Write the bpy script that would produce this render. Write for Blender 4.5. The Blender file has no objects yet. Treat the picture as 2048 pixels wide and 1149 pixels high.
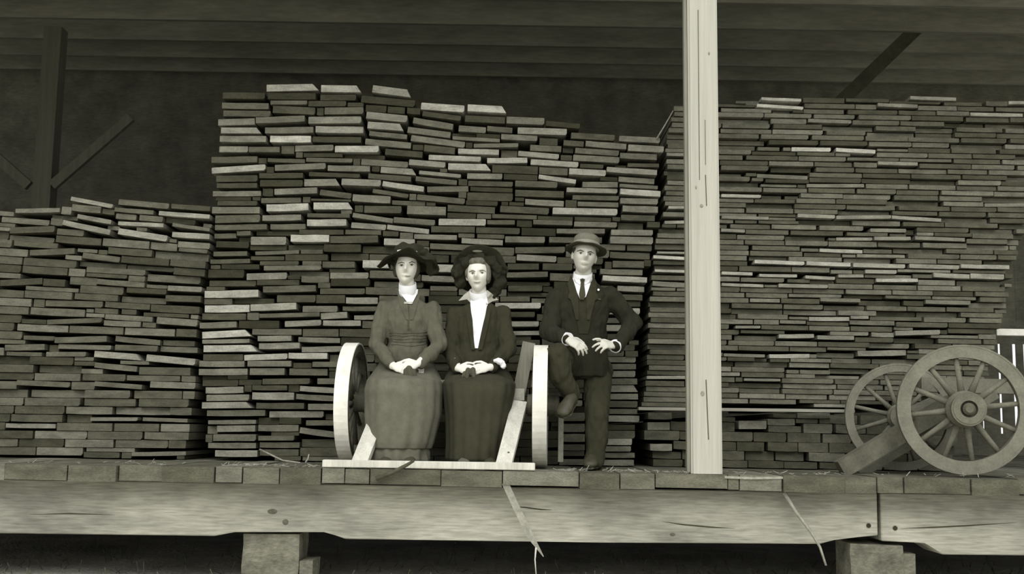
import bpy, bmesh, math, random
import numpy as np
from mathutils import Vector, Matrix, Euler, noise as mnoise
from mathutils.bvhtree import BVHTree
from mathutils.geometry import delaunay_2d_cdt

random.seed(7)
SC = bpy.context.scene
COL = SC.collection

# ------------------------------------------------------------------ camera
F_PX = 2250.0
CAM_H = 0.25
HORIZON = 941 - CAM_H * F_PX / 7.0
CAM = Vector((0.0, -7.0, CAM_H))
TILT = math.atan((HORIZON - 574.5) / F_PX)
ROLL = math.radians(0.9)
_fw = Vector((0, math.cos(TILT), math.sin(TILT)))
_up0 = Vector((0, -math.sin(TILT), math.cos(TILT)))
_rt0 = Vector((1, 0, 0))
_rt = _rt0 * math.cos(ROLL) + _up0 * math.sin(ROLL)
_up = _up0 * math.cos(ROLL) - _rt0 * math.sin(ROLL)
cam_data = bpy.data.cameras.new('camera')
cam_data.sensor_width = 36.0
cam_data.lens = 36.0 * F_PX / 2048.0
cam_data.clip_end = 300
cam = bpy.data.objects.new('camera', cam_data)
COL.objects.link(cam)
M = Matrix.Identity(4)
for i in range(3):
    M[i][0] = _rt[i]; M[i][1] = _up[i]; M[i][2] = -_fw[i]; M[i][3] = CAM[i]
cam.matrix_world = M
SC.camera = cam

# ------------------------------------------------------------------ world, sun, exposure
world = bpy.data.worlds.new('overcast_sky'); SC.world = world
world.use_nodes = True
bg = world.node_tree.nodes['Background']
bg.inputs['Color'].default_value = (1.0, 1.0, 1.0, 1)
bg.inputs['Strength'].default_value = 1.0
sun_d = bpy.data.lights.new('hazy_sun', 'SUN')
sun_d.energy = 2.1; sun_d.angle = math.radians(48); sun_d.color = (1.0, 1.0, 1.0)
sun = bpy.data.objects.new('hazy_sun', sun_d); COL.objects.link(sun)
sun.rotation_euler = Vector((0.10, 1.0, -0.86)).to_track_quat('-Z', 'Y').to_euler()
sun.location = (0, -6, 8)
SC.view_settings.view_transform = 'Standard'
SC.view_settings.look = 'None'
SC.view_settings.gamma = 1.0
SC.view_settings.use_curve_mapping = False
SC.view_settings.exposure = 0.0


def ray(px, py):
    return _fw + _rt * ((px - 1024.0) / F_PX) + _up * (-(py - 574.5) / F_PX)


def Q(px, py, Y):
    """point of the upright plane y = Y that lies at this place of the picture"""
    d = ray(px, py)
    return CAM + d * ((Y - CAM.y) / d.y)


def scale_at(Y):
    return F_PX / (Y - CAM.y)

# ------------------------------------------------------------------ colours and materials
ALB = 1.40


def lin(c):
    c = max(0.0, c) / 255.0
    return c / 12.92 if c <= 0.04045 else ((c + 0.055) / 1.055) ** 2.4


def tone(v, k=None):
    k = ALB if k is None else k
    b = max(0.68 * v, v - 13.5)
    return tuple(min(0.86, lin(c) * k) for c in (v, v * 0.99, b)) + (1.0,)


def new_mat(name):
    m = bpy.data.materials.new(name); m.use_nodes = True
    nt = m.node_tree
    b = nt.nodes['Principled BSDF']
    b.inputs['Specular IOR Level'].default_value = 0.25
    return m, nt, b


def noise_node(nt, scale3, detail=4, rough=0.6, coord='position'):
    if coord == 'position':
        g = nt.nodes.new('ShaderNodeNewGeometry'); src = g.outputs['Position']
    else:
        g = nt.nodes.new('ShaderNodeTexCoord'); src = g.outputs['Object']
    mp = nt.nodes.new('ShaderNodeMapping'); mp.inputs['Scale'].default_value = scale3
    nt.links.new(src, mp.inputs['Vector'])
    n = nt.nodes.new('ShaderNodeTexNoise')
    n.inputs['Scale'].default_value = 1.0; n.inputs['Detail'].default_value = detail; n.inputs['Roughness'].default_value = rough
    nt.links.new(mp.outputs['Vector'], n.inputs['Vector'])
    return n


def ramp(nt, src, lo, hi, a=0.3, b=0.7):
    mr = nt.nodes.new('ShaderNodeMapRange')
    mr.inputs['From Min'].default_value = a; mr.inputs['From Max'].default_value = b
    mr.inputs['To Min'].default_value = lo; mr.inputs['To Max'].default_value = hi
    nt.links.new(src, mr.inputs['Value'])
    return mr.outputs['Result']


def times(nt, col_socket, val_sockets, bsdf):
    cur = col_socket
    for v in val_sockets:
        vm = nt.nodes.new('ShaderNodeVectorMath'); vm.operation = 'SCALE'
        nt.links.new(cur, vm.inputs[0]); nt.links.new(v, vm.inputs['Scale'])
        cur = vm.outputs['Vector']
    nt.links.new(cur, bsdf.inputs['Base Color'])


def bump(nt, src, bsdf, strength=0.3, dist=0.01):
    bp = nt.nodes.new('ShaderNodeBump')
    bp.inputs['Strength'].default_value = strength; bp.inputs['Distance'].default_value = dist
    nt.links.new(src, bp.inputs['Height']); nt.links.new(bp.outputs['Normal'], bsdf.inputs['Normal'])


MATS = {}


def surf(name, level, scale3=(6, 6, 6), amp=0.25, rough=0.9, fine=None, bstr=0.25, bdist=0.006, coord='position', k=None):
    """plain procedural surface: a tone with coarse patches, fine grain and relief"""
    if name in MATS: return MATS[name]
    m, nt, b = new_mat(name)
    rgb = nt.nodes.new('ShaderNodeRGB'); rgb.outputs[0].default_value = tone(level, k)
    n1 = noise_node(nt, scale3, coord=coord)
    f = fine or tuple(s * 9 for s in scale3)
    n2 = noise_node(nt, f, coord=coord)
    times(nt, rgb.outputs[0], [ramp(nt, n1.outputs['Fac'], 1 - amp, 1 + amp), ramp(nt, n2.outputs['Fac'], 1 - amp * .6, 1 + amp * .6)], b)
    b.inputs['Roughness'].default_value = rough
    bump(nt, n2.outputs['Fac'], b, bstr, bdist)
    MATS[name] = m
    return m


def lumber_mat(name, use_attr):
    m, nt, b = new_mat(name)
    if use_attr:
        a = nt.nodes.new('ShaderNodeAttribute'); a.attribute_name = 'tone'; src = a.outputs['Color']
    else:
        a = nt.nodes.new('ShaderNodeObjectInfo'); src = a.outputs['Color']
    n1 = noise_node(nt, (9, 2, 22), 3, 0.55)
    n2 = noise_node(nt, (26, 3, 210), 5, 0.7)
    n3 = noise_node(nt, (150, 30, 60), 3, 0.6)
    times(nt, src, [ramp(nt, n1.outputs['Fac'], 0.72, 1.22), ramp(nt, n2.outputs['Fac'], 0.8, 1.16), ramp(nt, n3.outputs['Fac'], 0.84, 1.14)], b)
    b.inputs['Roughness'].default_value = 0.92
    bump(nt, n2.outputs['Fac'], b, 0.5, 0.006)
    return m


LUMBER = lumber_mat('sawn_lumber', False)
LUMBER_ATTR = lumber_mat('sawn_lumber_mass', True)

# ------------------------------------------------------------------ object helpers


def put(o, label=None, cat=None, group=None, kind=None):
    if label: o['label'] = label
    if cat: o['category'] = cat
    if group: o['group'] = group
    if kind: o['kind'] = kind
    return o


def empty(name, loc):
    o = bpy.data.objects.new(name, None); COL.objects.link(o)
    o.location = loc; o.empty_display_size = 0.1
    return o


def link(name, me, mat, parent=None, smooth=False):
    o = bpy.data.objects.new(name, me); COL.objects.link(o)
    if mat is not None:
        me.materials.clear(); me.materials.append(mat)
    if smooth:
        for p in me.polygons: p.use_smooth = True
    if parent is not None:
        o.parent = parent
        o.matrix_parent_inverse = parent_world(parent).inverted()
    return o


def parent_world(p):
    m = p.matrix_basis.copy()
    if p.parent is not None:
        m = parent_world(p.parent) @ p.matrix_parent_inverse @ m
    return m


def bm_obj(name, bm, mat, parent=None, smooth=False):
    bmesh.ops.recalc_face_normals(bm, faces=bm.faces)
    me = bpy.data.meshes.new(name); bm.to_mesh(me); bm.free()
    return link(name, me, mat, parent, smooth)


def add_box(bm, c, s, rot=None, jitter=0.0):
    """box of full size s about c"""
    vs = []
    for dx in (-.5, .5):
        for dy in (-.5, .5):
            for dz in (-.5, .5):
                v = Vector((dx * s[0], dy * s[1], dz * s[2]))
                if jitter: v += Vector([random.uniform(-jitter, jitter) for _ in range(3)])
                if rot is not None: v = rot @ v
                vs.append(bm.verts.new(v + Vector(c)))
    for f in ((0, 1, 3, 2), (4, 6, 7, 5), (0, 4, 5, 1), (2, 3, 7, 6), (0, 2, 6, 4), (1, 5, 7, 3)):
        bm.faces.new([vs[i] for i in f])
    return vs


def bar(bm, a, b, w, t, side=None):
    """straight timber from a to b, w wide along side, t thick"""
    a, b = Vector(a), Vector(b); d = (b - a).normalized()
    side = Vector(side) if side is not None else Vector((1, 0, 0))
    side = (side - d * side.dot(d)).normalized(); n = d.cross(side)
    vs = []
    for p in (a, b):
        for su, sv in ((-1, -1), (1, -1), (1, 1), (-1, 1)):
            vs.append(bm.verts.new(p + side * (su * w / 2) + n * (sv * t / 2)))
    for i in range(4):
        j = (i + 1) % 4
        bm.faces.new((vs[i], vs[j], vs[4 + j], vs[4 + i]))
    bm.faces.new(vs[0:4][::-1]); bm.faces.new(vs[4:8])
    return vs


def tube(bm, pts, radii, n=10, cap=True):
    """round limb through pts"""
    pts = [Vector(p) for p in pts]; rings = []
    ref = Vector((0.13, 0.31, 0.94))
    for i, p in enumerate(pts):
        d = (pts[min(i + 1, len(pts) - 1)] - pts[max(i - 1, 0)]).normalized()
        u = d.cross(ref)
        if u.length < 1e-3: u = d.cross(Vector((1, 0, 0)))
        u.normalize(); v = d.cross(u)
        rings.append([bm.verts.new(p + (u * math.cos(2 * math.pi * k / n) + v * math.sin(2 * math.pi * k / n)) * radii[i]) for k in range(n)])
    for a, b in zip(rings, rings[1:]):
        for k in range(n):
            bm.faces.new((a[k], a[(k + 1) % n], b[(k + 1) % n], b[k]))
    if cap:
        bm.faces.new(rings[0][::-1]); bm.faces.new(rings[-1])


def loft(bm, rings, n=28, cap=True, ripple=None):
    """rings: (centre, half width vector, half depth vector)"""
    rr = []
    for i, (c, u, v) in enumerate(rings):
        c, u, v = Vector(c), Vector(u), Vector(v); ring = []
        for k in range(n):
            t = 2 * math.pi * k / n
            s = 1.0 if ripple is None else 1.0 + ripple(i, t)
            ring.append(bm.verts.new(c + (u * math.cos(t) + v * math.sin(t)) * s))
        rr.append(ring)
    for a, b in zip(rr, rr[1:]):
        for k in range(n):
            bm.faces.new((a[k], a[(k + 1) % n], b[(k + 1) % n], b[k]))
    if cap:
        bm.faces.new(rr[0][::-1]); bm.faces.new(rr[-1])


def ball(bm, c, r, rot=None, u=20, v=14):
    r = r if isinstance(r, (tuple, list)) else (r, r, r)
    m = Matrix.Translation(Vector(c)) @ (rot.to_4x4() if rot is not None else Matrix.Identity(4)) @ Matrix.Diagonal((r[0], r[1], r[2], 1))
    bmesh.ops.create_uvsphere(bm, u_segments=u, v_segments=v, radius=1.0, matrix=m)


def capsule(bm, a, ra, b, rb, n=14):
    ball(bm, a, ra, u=n, v=10); ball(bm, b, rb, u=n, v=10)
    tube(bm, [a, b], [ra, rb], n)


def fused(bm, voxel, smooth=4, fac=0.5):
    """join overlapping closed shapes into one continuous skin"""
    me = bpy.data.meshes.new('tmp'); bm.to_mesh(me); bm.free()
    o = bpy.data.objects.new('tmp', me); COL.objects.link(o)
    r = o.modifiers.new('r', 'REMESH'); r.mode = 'VOXEL'; r.voxel_size = voxel
    if smooth:
        s = o.modifiers.new('s', 'SMOOTH'); s.factor = fac; s.iterations = smooth
    dg = bpy.context.evaluated_depsgraph_get()
    out = bpy.data.meshes.new_from_object(o.evaluated_get(dg))
    bpy.data.objects.remove(o); bpy.data.meshes.remove(me)
    return out


def refined(o, levels=2):
    s = o.modifiers.new('subsurf', 'SUBSURF'); s.levels = levels; s.render_levels = levels
    return o


def bvh_of(*meshes):
    vs, fs = [], []
    for me in meshes:
        k = len(vs)
        vs += [v.co.copy() for v in me.vertices]; fs += [[k + i for i in p.vertices] for p in me.polygons]
    return BVHTree.FromPolygons(vs, fs)


def patch(name, outline, bvh, mat, parent, off=0.004, thick=0.004, step=4.0, fallbackY=0.5, relax=2):
    """cloth or skin piece lying on a body: the outline is laid on the surface below it and given thickness"""
    pts = []
    n = len(outline)
    for i in range(n):
        a, b = Vector(outline[i]), Vector(outline[(i + 1) % n])
        k = max(1, int((b - a).length / step))
        pts += [a.lerp(b, j / k) for j in range(k)]
    edges = [(i, (i + 1) % len(pts)) for i in range(len(pts))]
    xs = [p.x for p in pts]; ys = [p.y for p in pts]

    def inside(x, y):
        c = False
        for i in range(len(pts)):
            a, b = pts[i], pts[i - 1]
            if (a.y > y) != (b.y > y) and x < (b.x - a.x) * (y - a.y) / (b.y - a.y) + a.x: c = not c
        return c
    inner = []
    y = min(ys) + step * .6
    while y < max(ys):
        x = min(xs) + step * .6
        while x < max(xs):
            if inside(x, y) and min((Vector((x, y)) - p).length for p in pts) > step * .45: inner.append(Vector((x, y)))
            x += step
        y += step
    out = delaunay_2d_cdt(pts + inner, edges, [list(range(len(pts)))], 1, 1e-4)
    V, _, Fc = out[0], out[1], out[2]
    pos = []; lastY = fallbackY
    for v in V:
        d = ray(v.x, v.y).normalized()
        h = bvh.ray_cast(CAM, d)
        pos.append((v, d, h[3] if h[0] is not None else None))
    good = [p[2] for p in pos if p[2] is not None]
    md = sorted(good)[len(good) // 2] if good else (fallbackY - CAM.y)
    dep = [h if h is not None and abs(h - md) < 0.14 else None for _, d, h in pos]
    nb = [set() for _ in V]
    for f in Fc:
        for i in range(len(f)): nb[f[i]].add(f[i - 1]); nb[f[i - 1]].add(f[i])
    for _ in range(40):                            # corners that reach past the body take their neighbours' depth
        if all(x is not None for x in dep): break
        new = list(dep)
        for i, x in enumerate(dep):
            k = [dep[j] for j in nb[i] if dep[j] is not None]
            if x is None and k: new[i] = sum(k) / len(k)
        dep = new
    dep = [md if x is None else x for x in dep]
    for _ in range(relax):
        sm = [(sum(dep[j] for j in nb[i]) + dep[i]) / (len(nb[i]) + 1) for i in range(len(dep))]
        dep = [min(a, b) for a, b in zip(dep, sm)]
    bm = bmesh.new()
    top = [bm.verts.new(CAM + p[1] * (x - off)) for p, x in zip(pos, dep)]
    bot = [bm.verts.new(CAM + p[1] * (x - off + thick + off * .9)) for p, x in zip(pos, dep)]
    ec = {}
    for f in Fc:
        bm.faces.new([top[i] for i in f]); bm.faces.new([bot[i] for i in f][::-1])
        for i in range(len(f)):
            e = (f[i], f[(i + 1) % len(f)]); ec[e] = ec.get(e, 0) + 1
    for (a, b) in list(ec):
        if (b, a) not in ec:
            bm.faces.new((top[b], top[a], bot[a], bot[b]))
    return bm_obj(name, bm, mat, parent, smooth=False)

# ================================================================== the setting
DECK_T = 0.093
GROUND_Z = -0.73
M_PLANK = [surf('deck_plank_%d' % i, lv, (5, 3, 14), 0.35, 0.95, fine=(60, 8, 120), bstr=0.5, bdist=0.01) for i, lv in enumerate((74, 86, 98, 80))]
M_BEAM = surf('weathered_beam', 131, (1.3, 2, 3.2), 0.42, 0.9, fine=(7, 9, 75), bstr=0.5, bdist=0.008)
M_PIER = surf('rough_pier', 96, (7, 7, 7), 0.4, 0.95, fine=(30, 30, 60), bstr=0.7, bdist=0.015)
M_POST = surf('fresh_post', 154, (26, 26, 0.7), 0.10, 0.85, fine=(120, 120, 3), bstr=0.25, bdist=0.004)
M_DARKWOOD = surf('dark_shed_wood', 98, (3, 3, 3), 0.3, 0.95, fine=(12, 12, 50))
M_PURLIN = surf('purlin_wood', 116, (1, 4, 4), 0.25, 0.95, fine=(5, 30, 30))
M_ROOF = surf('roof_board_wood', 100, (1, 3, 3), 0.3, 0.95, fine=(5, 30, 30))
M_GROUND = surf('bare_earth', 178, (1.5, 1.5, 1.5), 0.35, 1.0, fine=(30, 30, 30), bstr=0.8, bdist=0.03)
M_PALE = surf('pale_batten', 205, (10, 10, 10), 0.08, 0.8)

# ground, gently uneven
bm = bmesh.new()
gx = np.linspace(-26, 26, 66); gy = np.linspace(-24, 30, 70)
grid = [[bm.verts.new((x, y, GROUND_Z - 0.02 + 0.035 * mnoise.noise(Vector((x * .9, y * .9, 0))))) for x in gx] for y in gy]
for j in range(len(gy) - 1):
    for i in range(len(gx) - 1):
        bm.faces.new((grid[j][i], grid[j][i + 1], grid[j + 1][i + 1], grid[j + 1][i]))
put(bm_obj('ground', bm, M_GROUND, smooth=True), 'bare uneven earth yard around and under the raised deck', kind='structure')

# deck: joists carry planks that run back into the shed; every plank a piece of the floor
floor = empty('floor', (0, 4.5, 0)); put(floor, 'raised lumber-yard deck of thick weathered planks', kind='structure')
joints = [10, 137, 236, 325, 430, 485, 559, 642, 690, 740, 882, 1005, 1159, 1239, 1311, 1456, 1479, 1565, 1689, 1754, 1806, 1939, 2034]
xs = [Q(p, 941, 0).x for p in joints]
while xs[0] > -8.6: xs.insert(0, xs[0] - random.uniform(.26, .42))
while xs[-1] < 8.6: xs.append(xs[-1] + random.uniform(.26, .42))
unit = bpy.data.meshes.new('plank')
_b = bmesh.new(); add_box(_b, (0, .5, -.5), (1, 1, 1)); bmesh.ops.recalc_face_normals(_b, faces=_b.faces); _b.to_mesh(unit); _b.free()
plank_meshes = []
for m in M_PLANK:
    u = unit.copy(); u.materials.append(m); plank_meshes.append(u)
for a, b in zip(xs, xs[1:]):
    o = bpy.data.objects.new('plank', random.choice(plank_meshes)); COL.objects.link(o)
    t = random.uniform(.085, .1)
    y0 = random.uniform(-.025, .02)
    o.location = ((a + b) / 2, y0, random.uniform(-.007, 0.0))
    o.scale = (b - a - random.uniform(.004, .012), 9.2 - y0, t)
    o.rotation_euler = (0, random.uniform(-.008, .008), 0)
    o.parent = floor; o.matrix_parent_inverse = Matrix.Translation((0, -4.5, 0))
for yj in (1.6, 3.2, 4.8, 6.4, 8.0):
    bm = bmesh.new(); add_box(bm, (0, yj, -.28), (18, .12, .32))
    bm_obj('joist', bm, M_DARKWOOD, floor)


def slab(name, outline, y0, y1, mat, parent=None, bevel=0.0):
    """outline [(x,z)...] in the plane y0, carried back to y1"""
    bm = bmesh.new()
    A = [bm.verts.new((x, y0, z)) for x, z in outline]; B = [bm.verts.new((x, y1, z)) for x, z in outline]
    bm.faces.new(A); bm.faces.new(B[::-1])
    for i in range(len(A)):
        j = (i + 1) % len(A); bm.faces.new((A[i], B[i], B[j], A[j]))
    if bevel:
        bmesh.ops.bevel(bm, geom=bm.edges[:], offset=bevel, segments=1, affect='EDGES')
    bmesh.ops.triangulate(bm, faces=[f for f in bm.faces if len(f.verts) > 4])
    return bm_obj(name, bm, mat, parent)


def xz(px, py, Y):
    p = Q(px, py, Y); return (p.x, p.z)


YB = 0.20
b1 = [xz(*p, YB) for p in ((-900, 1056), (430, 1073), (470, 1063), (648, 1063), (690, 1079), (1200, 1086), (1640, 1089), (1668, 1079), (1756, 1072))]
b1 = b1 + [(b1[-1][0], -.108), (b1[0][0], -.108)]
put(slab('support_beam', b1, YB, YB + .3, M_BEAM, bevel=.006), 'long grey timber beam under the deck edge, notched over a pier', 'beam')
b2 = [xz(*p, YB) for p in ((1763, 1083), (1850, 1085), (1884, 1110), (2900, 1122))]
b2 = b2 + [(b2[-1][0], -.108), (b2[0][0], -.108)]
put(slab('support_beam', b2, YB, YB + .3, M_BEAM, bevel=.006), 'shorter grey timber beam butted beside the wheels, deeper than the long one', 'beam')


def pier(x0, x1, ytop, label):
    a, b = xz(x0, ytop, .23), xz(x1, ytop, .23)
    bm = bmesh.new()
    w = b[0] - a[0]
    vs = add_box(bm, ((a[0] + b[0]) / 2, .23 + .17, (a[1] - .004 + GROUND_Z - .1) / 2), (w, .34, a[1] - .004 - GROUND_Z + .1), jitter=.004)
    bmesh.ops.subdivide_edges(bm, edges=bm.edges[:], cuts=5, use_grid_fill=True)
    for v in bm.verts:
        if v.co.z < a[1] - .02: v.co += Vector((mnoise.noise(v.co * 9), mnoise.noise(v.co * 9 + Vector((5, 0, 0))), 0)) * .008
    return put(bm_obj('foundation_pier', bm, M_PIER), label, 'pier')


p1 = pier(486, 598, 1066, 'square weathered timber pier under the notch of the long beam')
p2 = pier(1702, 1806, 1088, 'square weathered timber pier under the joint of the two beams')
for p, (x0, x1, yt) in ((p1, (600, 626, 1124)), (p2, (1808, 1832, 1110))):
    a, b = xz(x0, yt, .22), xz(x1, yt, .22)
    bm = bmesh.new(); add_box(bm, ((a[0] + b[0]) / 2, .36, (a[1] + GROUND_Z - .08) / 2), (b[0] - a[0], .25, a[1] - GROUND_Z + .08), jitter=.006)
    bm_obj('packing_block', bm, M_PIER, p)

beams = [x for x in bpy.data.objects if x.name.startswith('support_beam')]
for px, py, rx, rz in ((545, 1024, .035, .018), (571, 1045, .022, .02), (1345, 1070, .02, .012)):
    c = Q(px, py, YB + .002)
    bm = bmesh.new(); ball(bm, c, (rx, .005, rz), u=12, v=8); bm_obj('knot', bm, surf('beam_knot', 84, (40, 40, 40), .3), beams[0], True)
for k, pts in enumerate((((1022, 1014), (1052, 1016), (1082, 1020), (1104, 1021)), ((1325, 1044), (1365, 1050), (1420, 1055), (1470, 1058)), ((1800, 1058), (1860, 1056), (1940, 1052), (2034, 1046)), ((60, 1030), (140, 1028), (230, 1031)))):
    bm = bmesh.new(); P = [Q(x, y, YB + .0005) for x, y in pts]; tube(bm, P, [.001] + [.0045] * (len(P) - 2) + [.001], 6)
    bm_obj('crack', bm, surf('beam_crack', 58, (40, 40, 40), .2), beams[1 if k == 2 else 0])
# bolts on the beam end by the joint
for px, py in ((1737, 1052), (1790, 1057)):
    c = Q(px, py, YB)
    bm = bmesh.new(); tube(bm, [c + Vector((0, .02, 0)), c + Vector((0, -.008, 0))], [.016, .014], 10)
    o = bm_obj('bolt', bm, surf('rusty_iron', 46, (40, 40, 40)))
    host = [x for x in bpy.data.objects if x.name.startswith('support_beam')][0 if px < 1757 else 1]
    o.parent = host

# roof post at the deck edge: four-square timber with a few knots and a crack
zt = 3.86
pw = .196
xa = Q(1379, 480, 0.01).x; xb = Q(1440, 480, 0.01).x
bm = bmesh.new()
lean = (Q(1446, 940, .01).x - Q(1435, 20, .01).x) / (Q(1446, 940, .01).z - Q(1435, 20, .01).z)
pv = add_box(bm, ((xa + xb) / 2, .01 + .1, zt / 2), (xb - xa, .2, zt))
bmesh.ops.bevel(bm, geom=[e for e in bm.edges if abs(e.verts[0].co.z - e.verts[1].co.z) > 1], offset=.012, segments=2, affect='EDGES')
zm = Q(1440, 480, .01).z
for v in bm.verts: v.co.x += (v.co.z - zm) * lean
post = put(bm_obj('roof_post', bm, M_POST), 'pale freshly sawn square post standing at the deck edge', 'post')
M_KNOT = surf('wood_knot', 120, (60, 60, 60), .3)
M_CRACK = surf('wood_crack', 70, (60, 60, 60), .3)
for px, py, rx, rz in ((1403, 412, .011, .012), (1405, 788, .012, .016), (1392, 375, .006, .012), (1418, 107, .006, .012)):
    c = Q(px, py, .009)
    bm = bmesh.new(); ball(bm, c, (rx, .0025, rz), u=12, v=8); bm_obj('knot', bm, M_KNOT, post, True)
for (x0, y0, x1, y1, w) in ((1411, 350, 1413, 412, .005), (1412, 760, 1417, 880, .006), (1410, 240, 1411, 330, .003), (1396, 20, 1399, 360, .004)):
    bm = bmesh.new(); bar(bm, Q(x0, y0, .0095), Q(x1, y1, .0095), w, .003); bm_obj('crack', bm, M_CRACK, post)
bm = bmesh.new(); add_box(bm, ((xa) - .012, .06, zt / 2), (.02, .05, zt - .02))
for v in bm.verts: v.co.x += (v.co.z - zm) * lean
bm_obj('corner_batten', bm, surf('shaded_batten_wood', 112, (20, 20, 1), .2), post)  # batten tone darkened to paint in the post's shaded left side

# shed: roof with purlins and rafters, rear wall, far wall
EAVE_Y, EAVE_Z, BACK_Y, BACK_Z = -0.2, 3.90, 9.0, 5.55


def roof_z(y): return EAVE_Z + (y - EAVE_Y) * (BACK_Z - EAVE_Z) / (BACK_Y - EAVE_Y)


ceil = empty('ceiling', (0, 4, roof_z(4))); put(ceil, 'dark plank roof of the lumber shed', kind='structure')
sl = Matrix.Rotation(math.atan2(BACK_Z - EAVE_Z, BACK_Y - EAVE_Y), 3, 'X')
yb = EAVE_Y
while yb < BACK_Y + .5:
    w = .58
    bm = bmesh.new(); add_box(bm, (0, yb + w / 2, roof_z(yb + w / 2) + .03), (19.5, w - .006, .03), sl)
    bm_obj('roof_board', bm, M_ROOF, ceil); yb += w
for yp in np.arange(.5, 9.0, 1.3):
    bm = bmesh.new(); add_box(bm, (0, yp, roof_z(yp) - .12), (19, .10, .25), sl); bm_obj('purlin', bm, M_PURLIN, ceil)

wall = empty('wall_back', (0, 9.2, 0)); put(wall, 'dark vertical board wall at the rear of the shed', kind='structure')
wx0, wx1 = Q(1952, 780, 9.2).x, Q(2062, 780, 9.2).x
for x0, x1, z0, z1 in ((-9.6, wx0, -.05, 5.62), (wx1, 9.6, -.05, 5.62), (wx0, wx1, Q(2000, 688, 9.2).z, 5.62), (wx0, wx1, -.05, Q(2000, 868, 9.2).z)):
    x = x0
    while x < x1 - .01:
        w = min(.62, x1 - x)
        bm = bmesh.new(); add_box(bm, (x + w / 2, 9.22, (z0 + z1) / 2), (w + .002, .04, z1 - z0)); bm_obj('wall_board', bm, M_DARKWOOD, wall); x += w
z0, z1 = Q(2000, 868, 9.2).z, Q(2000, 688, 9.2).z
gaps = [(1964, 1968), (1999, 2005), (2028, 2036), (2050, 2054)]
edges_ = [1952] + [g for p in gaps for g in p] + [2062]
for a, b in zip(edges_[0::2], edges_[1::2]):
    xa_, xb_ = Q(a, 780, 9.2).x, Q(b, 780, 9.2).x
    bm = bmesh.new(); add_box(bm, ((xa_ + xb_) / 2, 9.22, (z0 + z1) / 2), (xb_ - xa_, .04, z1 - z0)); bm_obj('slat', bm, M_DARKWOOD, wall)
bm = bmesh.new(); add_box(bm, (Q(2030, 775, 9.2).x, 9.25, Q(2000, 770, 9.2).z), (wx1 - wx0, .03, .08)); bm_obj('wall_rail', bm, M_DARKWOOD, wall)
bm = bmesh.new()
for yj in np.arange(0.3, 9.2, .7): add_box(bm, (-9.6, yj, 1.9), (.05, .69, 3.9))
put(bm_obj('wall_left', bm, M_DARKWOOD), 'dark board wall closing the far end of the shed', kind='structure')

# inner post with braces, dim behind the sagging stack
YP = 4.6
x0, x1 = Q(64, 390, YP).x, Q(100, 390, YP).x
bm = bmesh.new(); add_box(bm, ((x0 + x1) / 2, YP + .09, (roof_z(YP) - .3) / 2), (x1 - x0, .18, roof_z(YP) - .3))
ip = put(bm_obj('shed_post', bm, surf('inner_post_wood', 88, (20, 20, 1), .15)), 'dim inner roof post with slanting braces behind the sagging stack', 'post')
bm = bmesh.new(); bar(bm, Q(105, 372, YP + .02), Q(262, 235, YP + .02), .1, .06, (0, 0, 1)); bm_obj('brace', bm, MATS['inner_post_wood'], ip)
bm = bmesh.new(); bar(bm, Q(58, 372, YP + .02), Q(-40, 285, YP + .02), .1, .06, (0, 0, 1)); bm_obj('brace', bm, MATS['inner_post_wood'], ip)
# roof brace high above the far stack
YR = 4.5
bm = bmesh.new(); bar(bm, Q(1640, 244, YR), Q(1905, -12, YR), .14, .08, (1, 0, 1))
_rb = put(bm_obj('roof_brace', bm, surf('silhouette_brace', 62, (3, 3, 3), .3)), 'slanting dark timber brace under the roof above the stack behind the post', 'brace')  # tone darkened so the brace shows as a silhouette
_pb = Q(1640, 244, YR); bm = bmesh.new(); add_box(bm, (_pb.x - .02, YR + .02, (_pb.z + .08) / 2), (.18, .16, _pb.z + .08)); bm_obj('brace_post', bm, MATS['silhouette_brace'], _rb)
# pale rail end showing past the far stack
a, b = Q(1996, 657, 1.9), Q(2140, 659, 1.9)
bm = bmesh.new(); add_box(bm, ((a.x + b.x) / 2, 1.95, a.z - .028), (b.x - a.x, .05, .055)); bmesh.ops.bevel(bm, geom=bm.edges[:], offset=.004, segments=1, affect='EDGES')
rail = put(bm_obj('pale_rail', bm, M_PALE), 'bright pale rail end sticking out above the large wheel', 'rail')
bm = bmesh.new(); add_box(bm, (b.x + .03, 1.95, b.z / 2), (.08, .08, b.z + .02)); bm_obj('rail_post', bm, M_DARKWOOD, rail)
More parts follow.
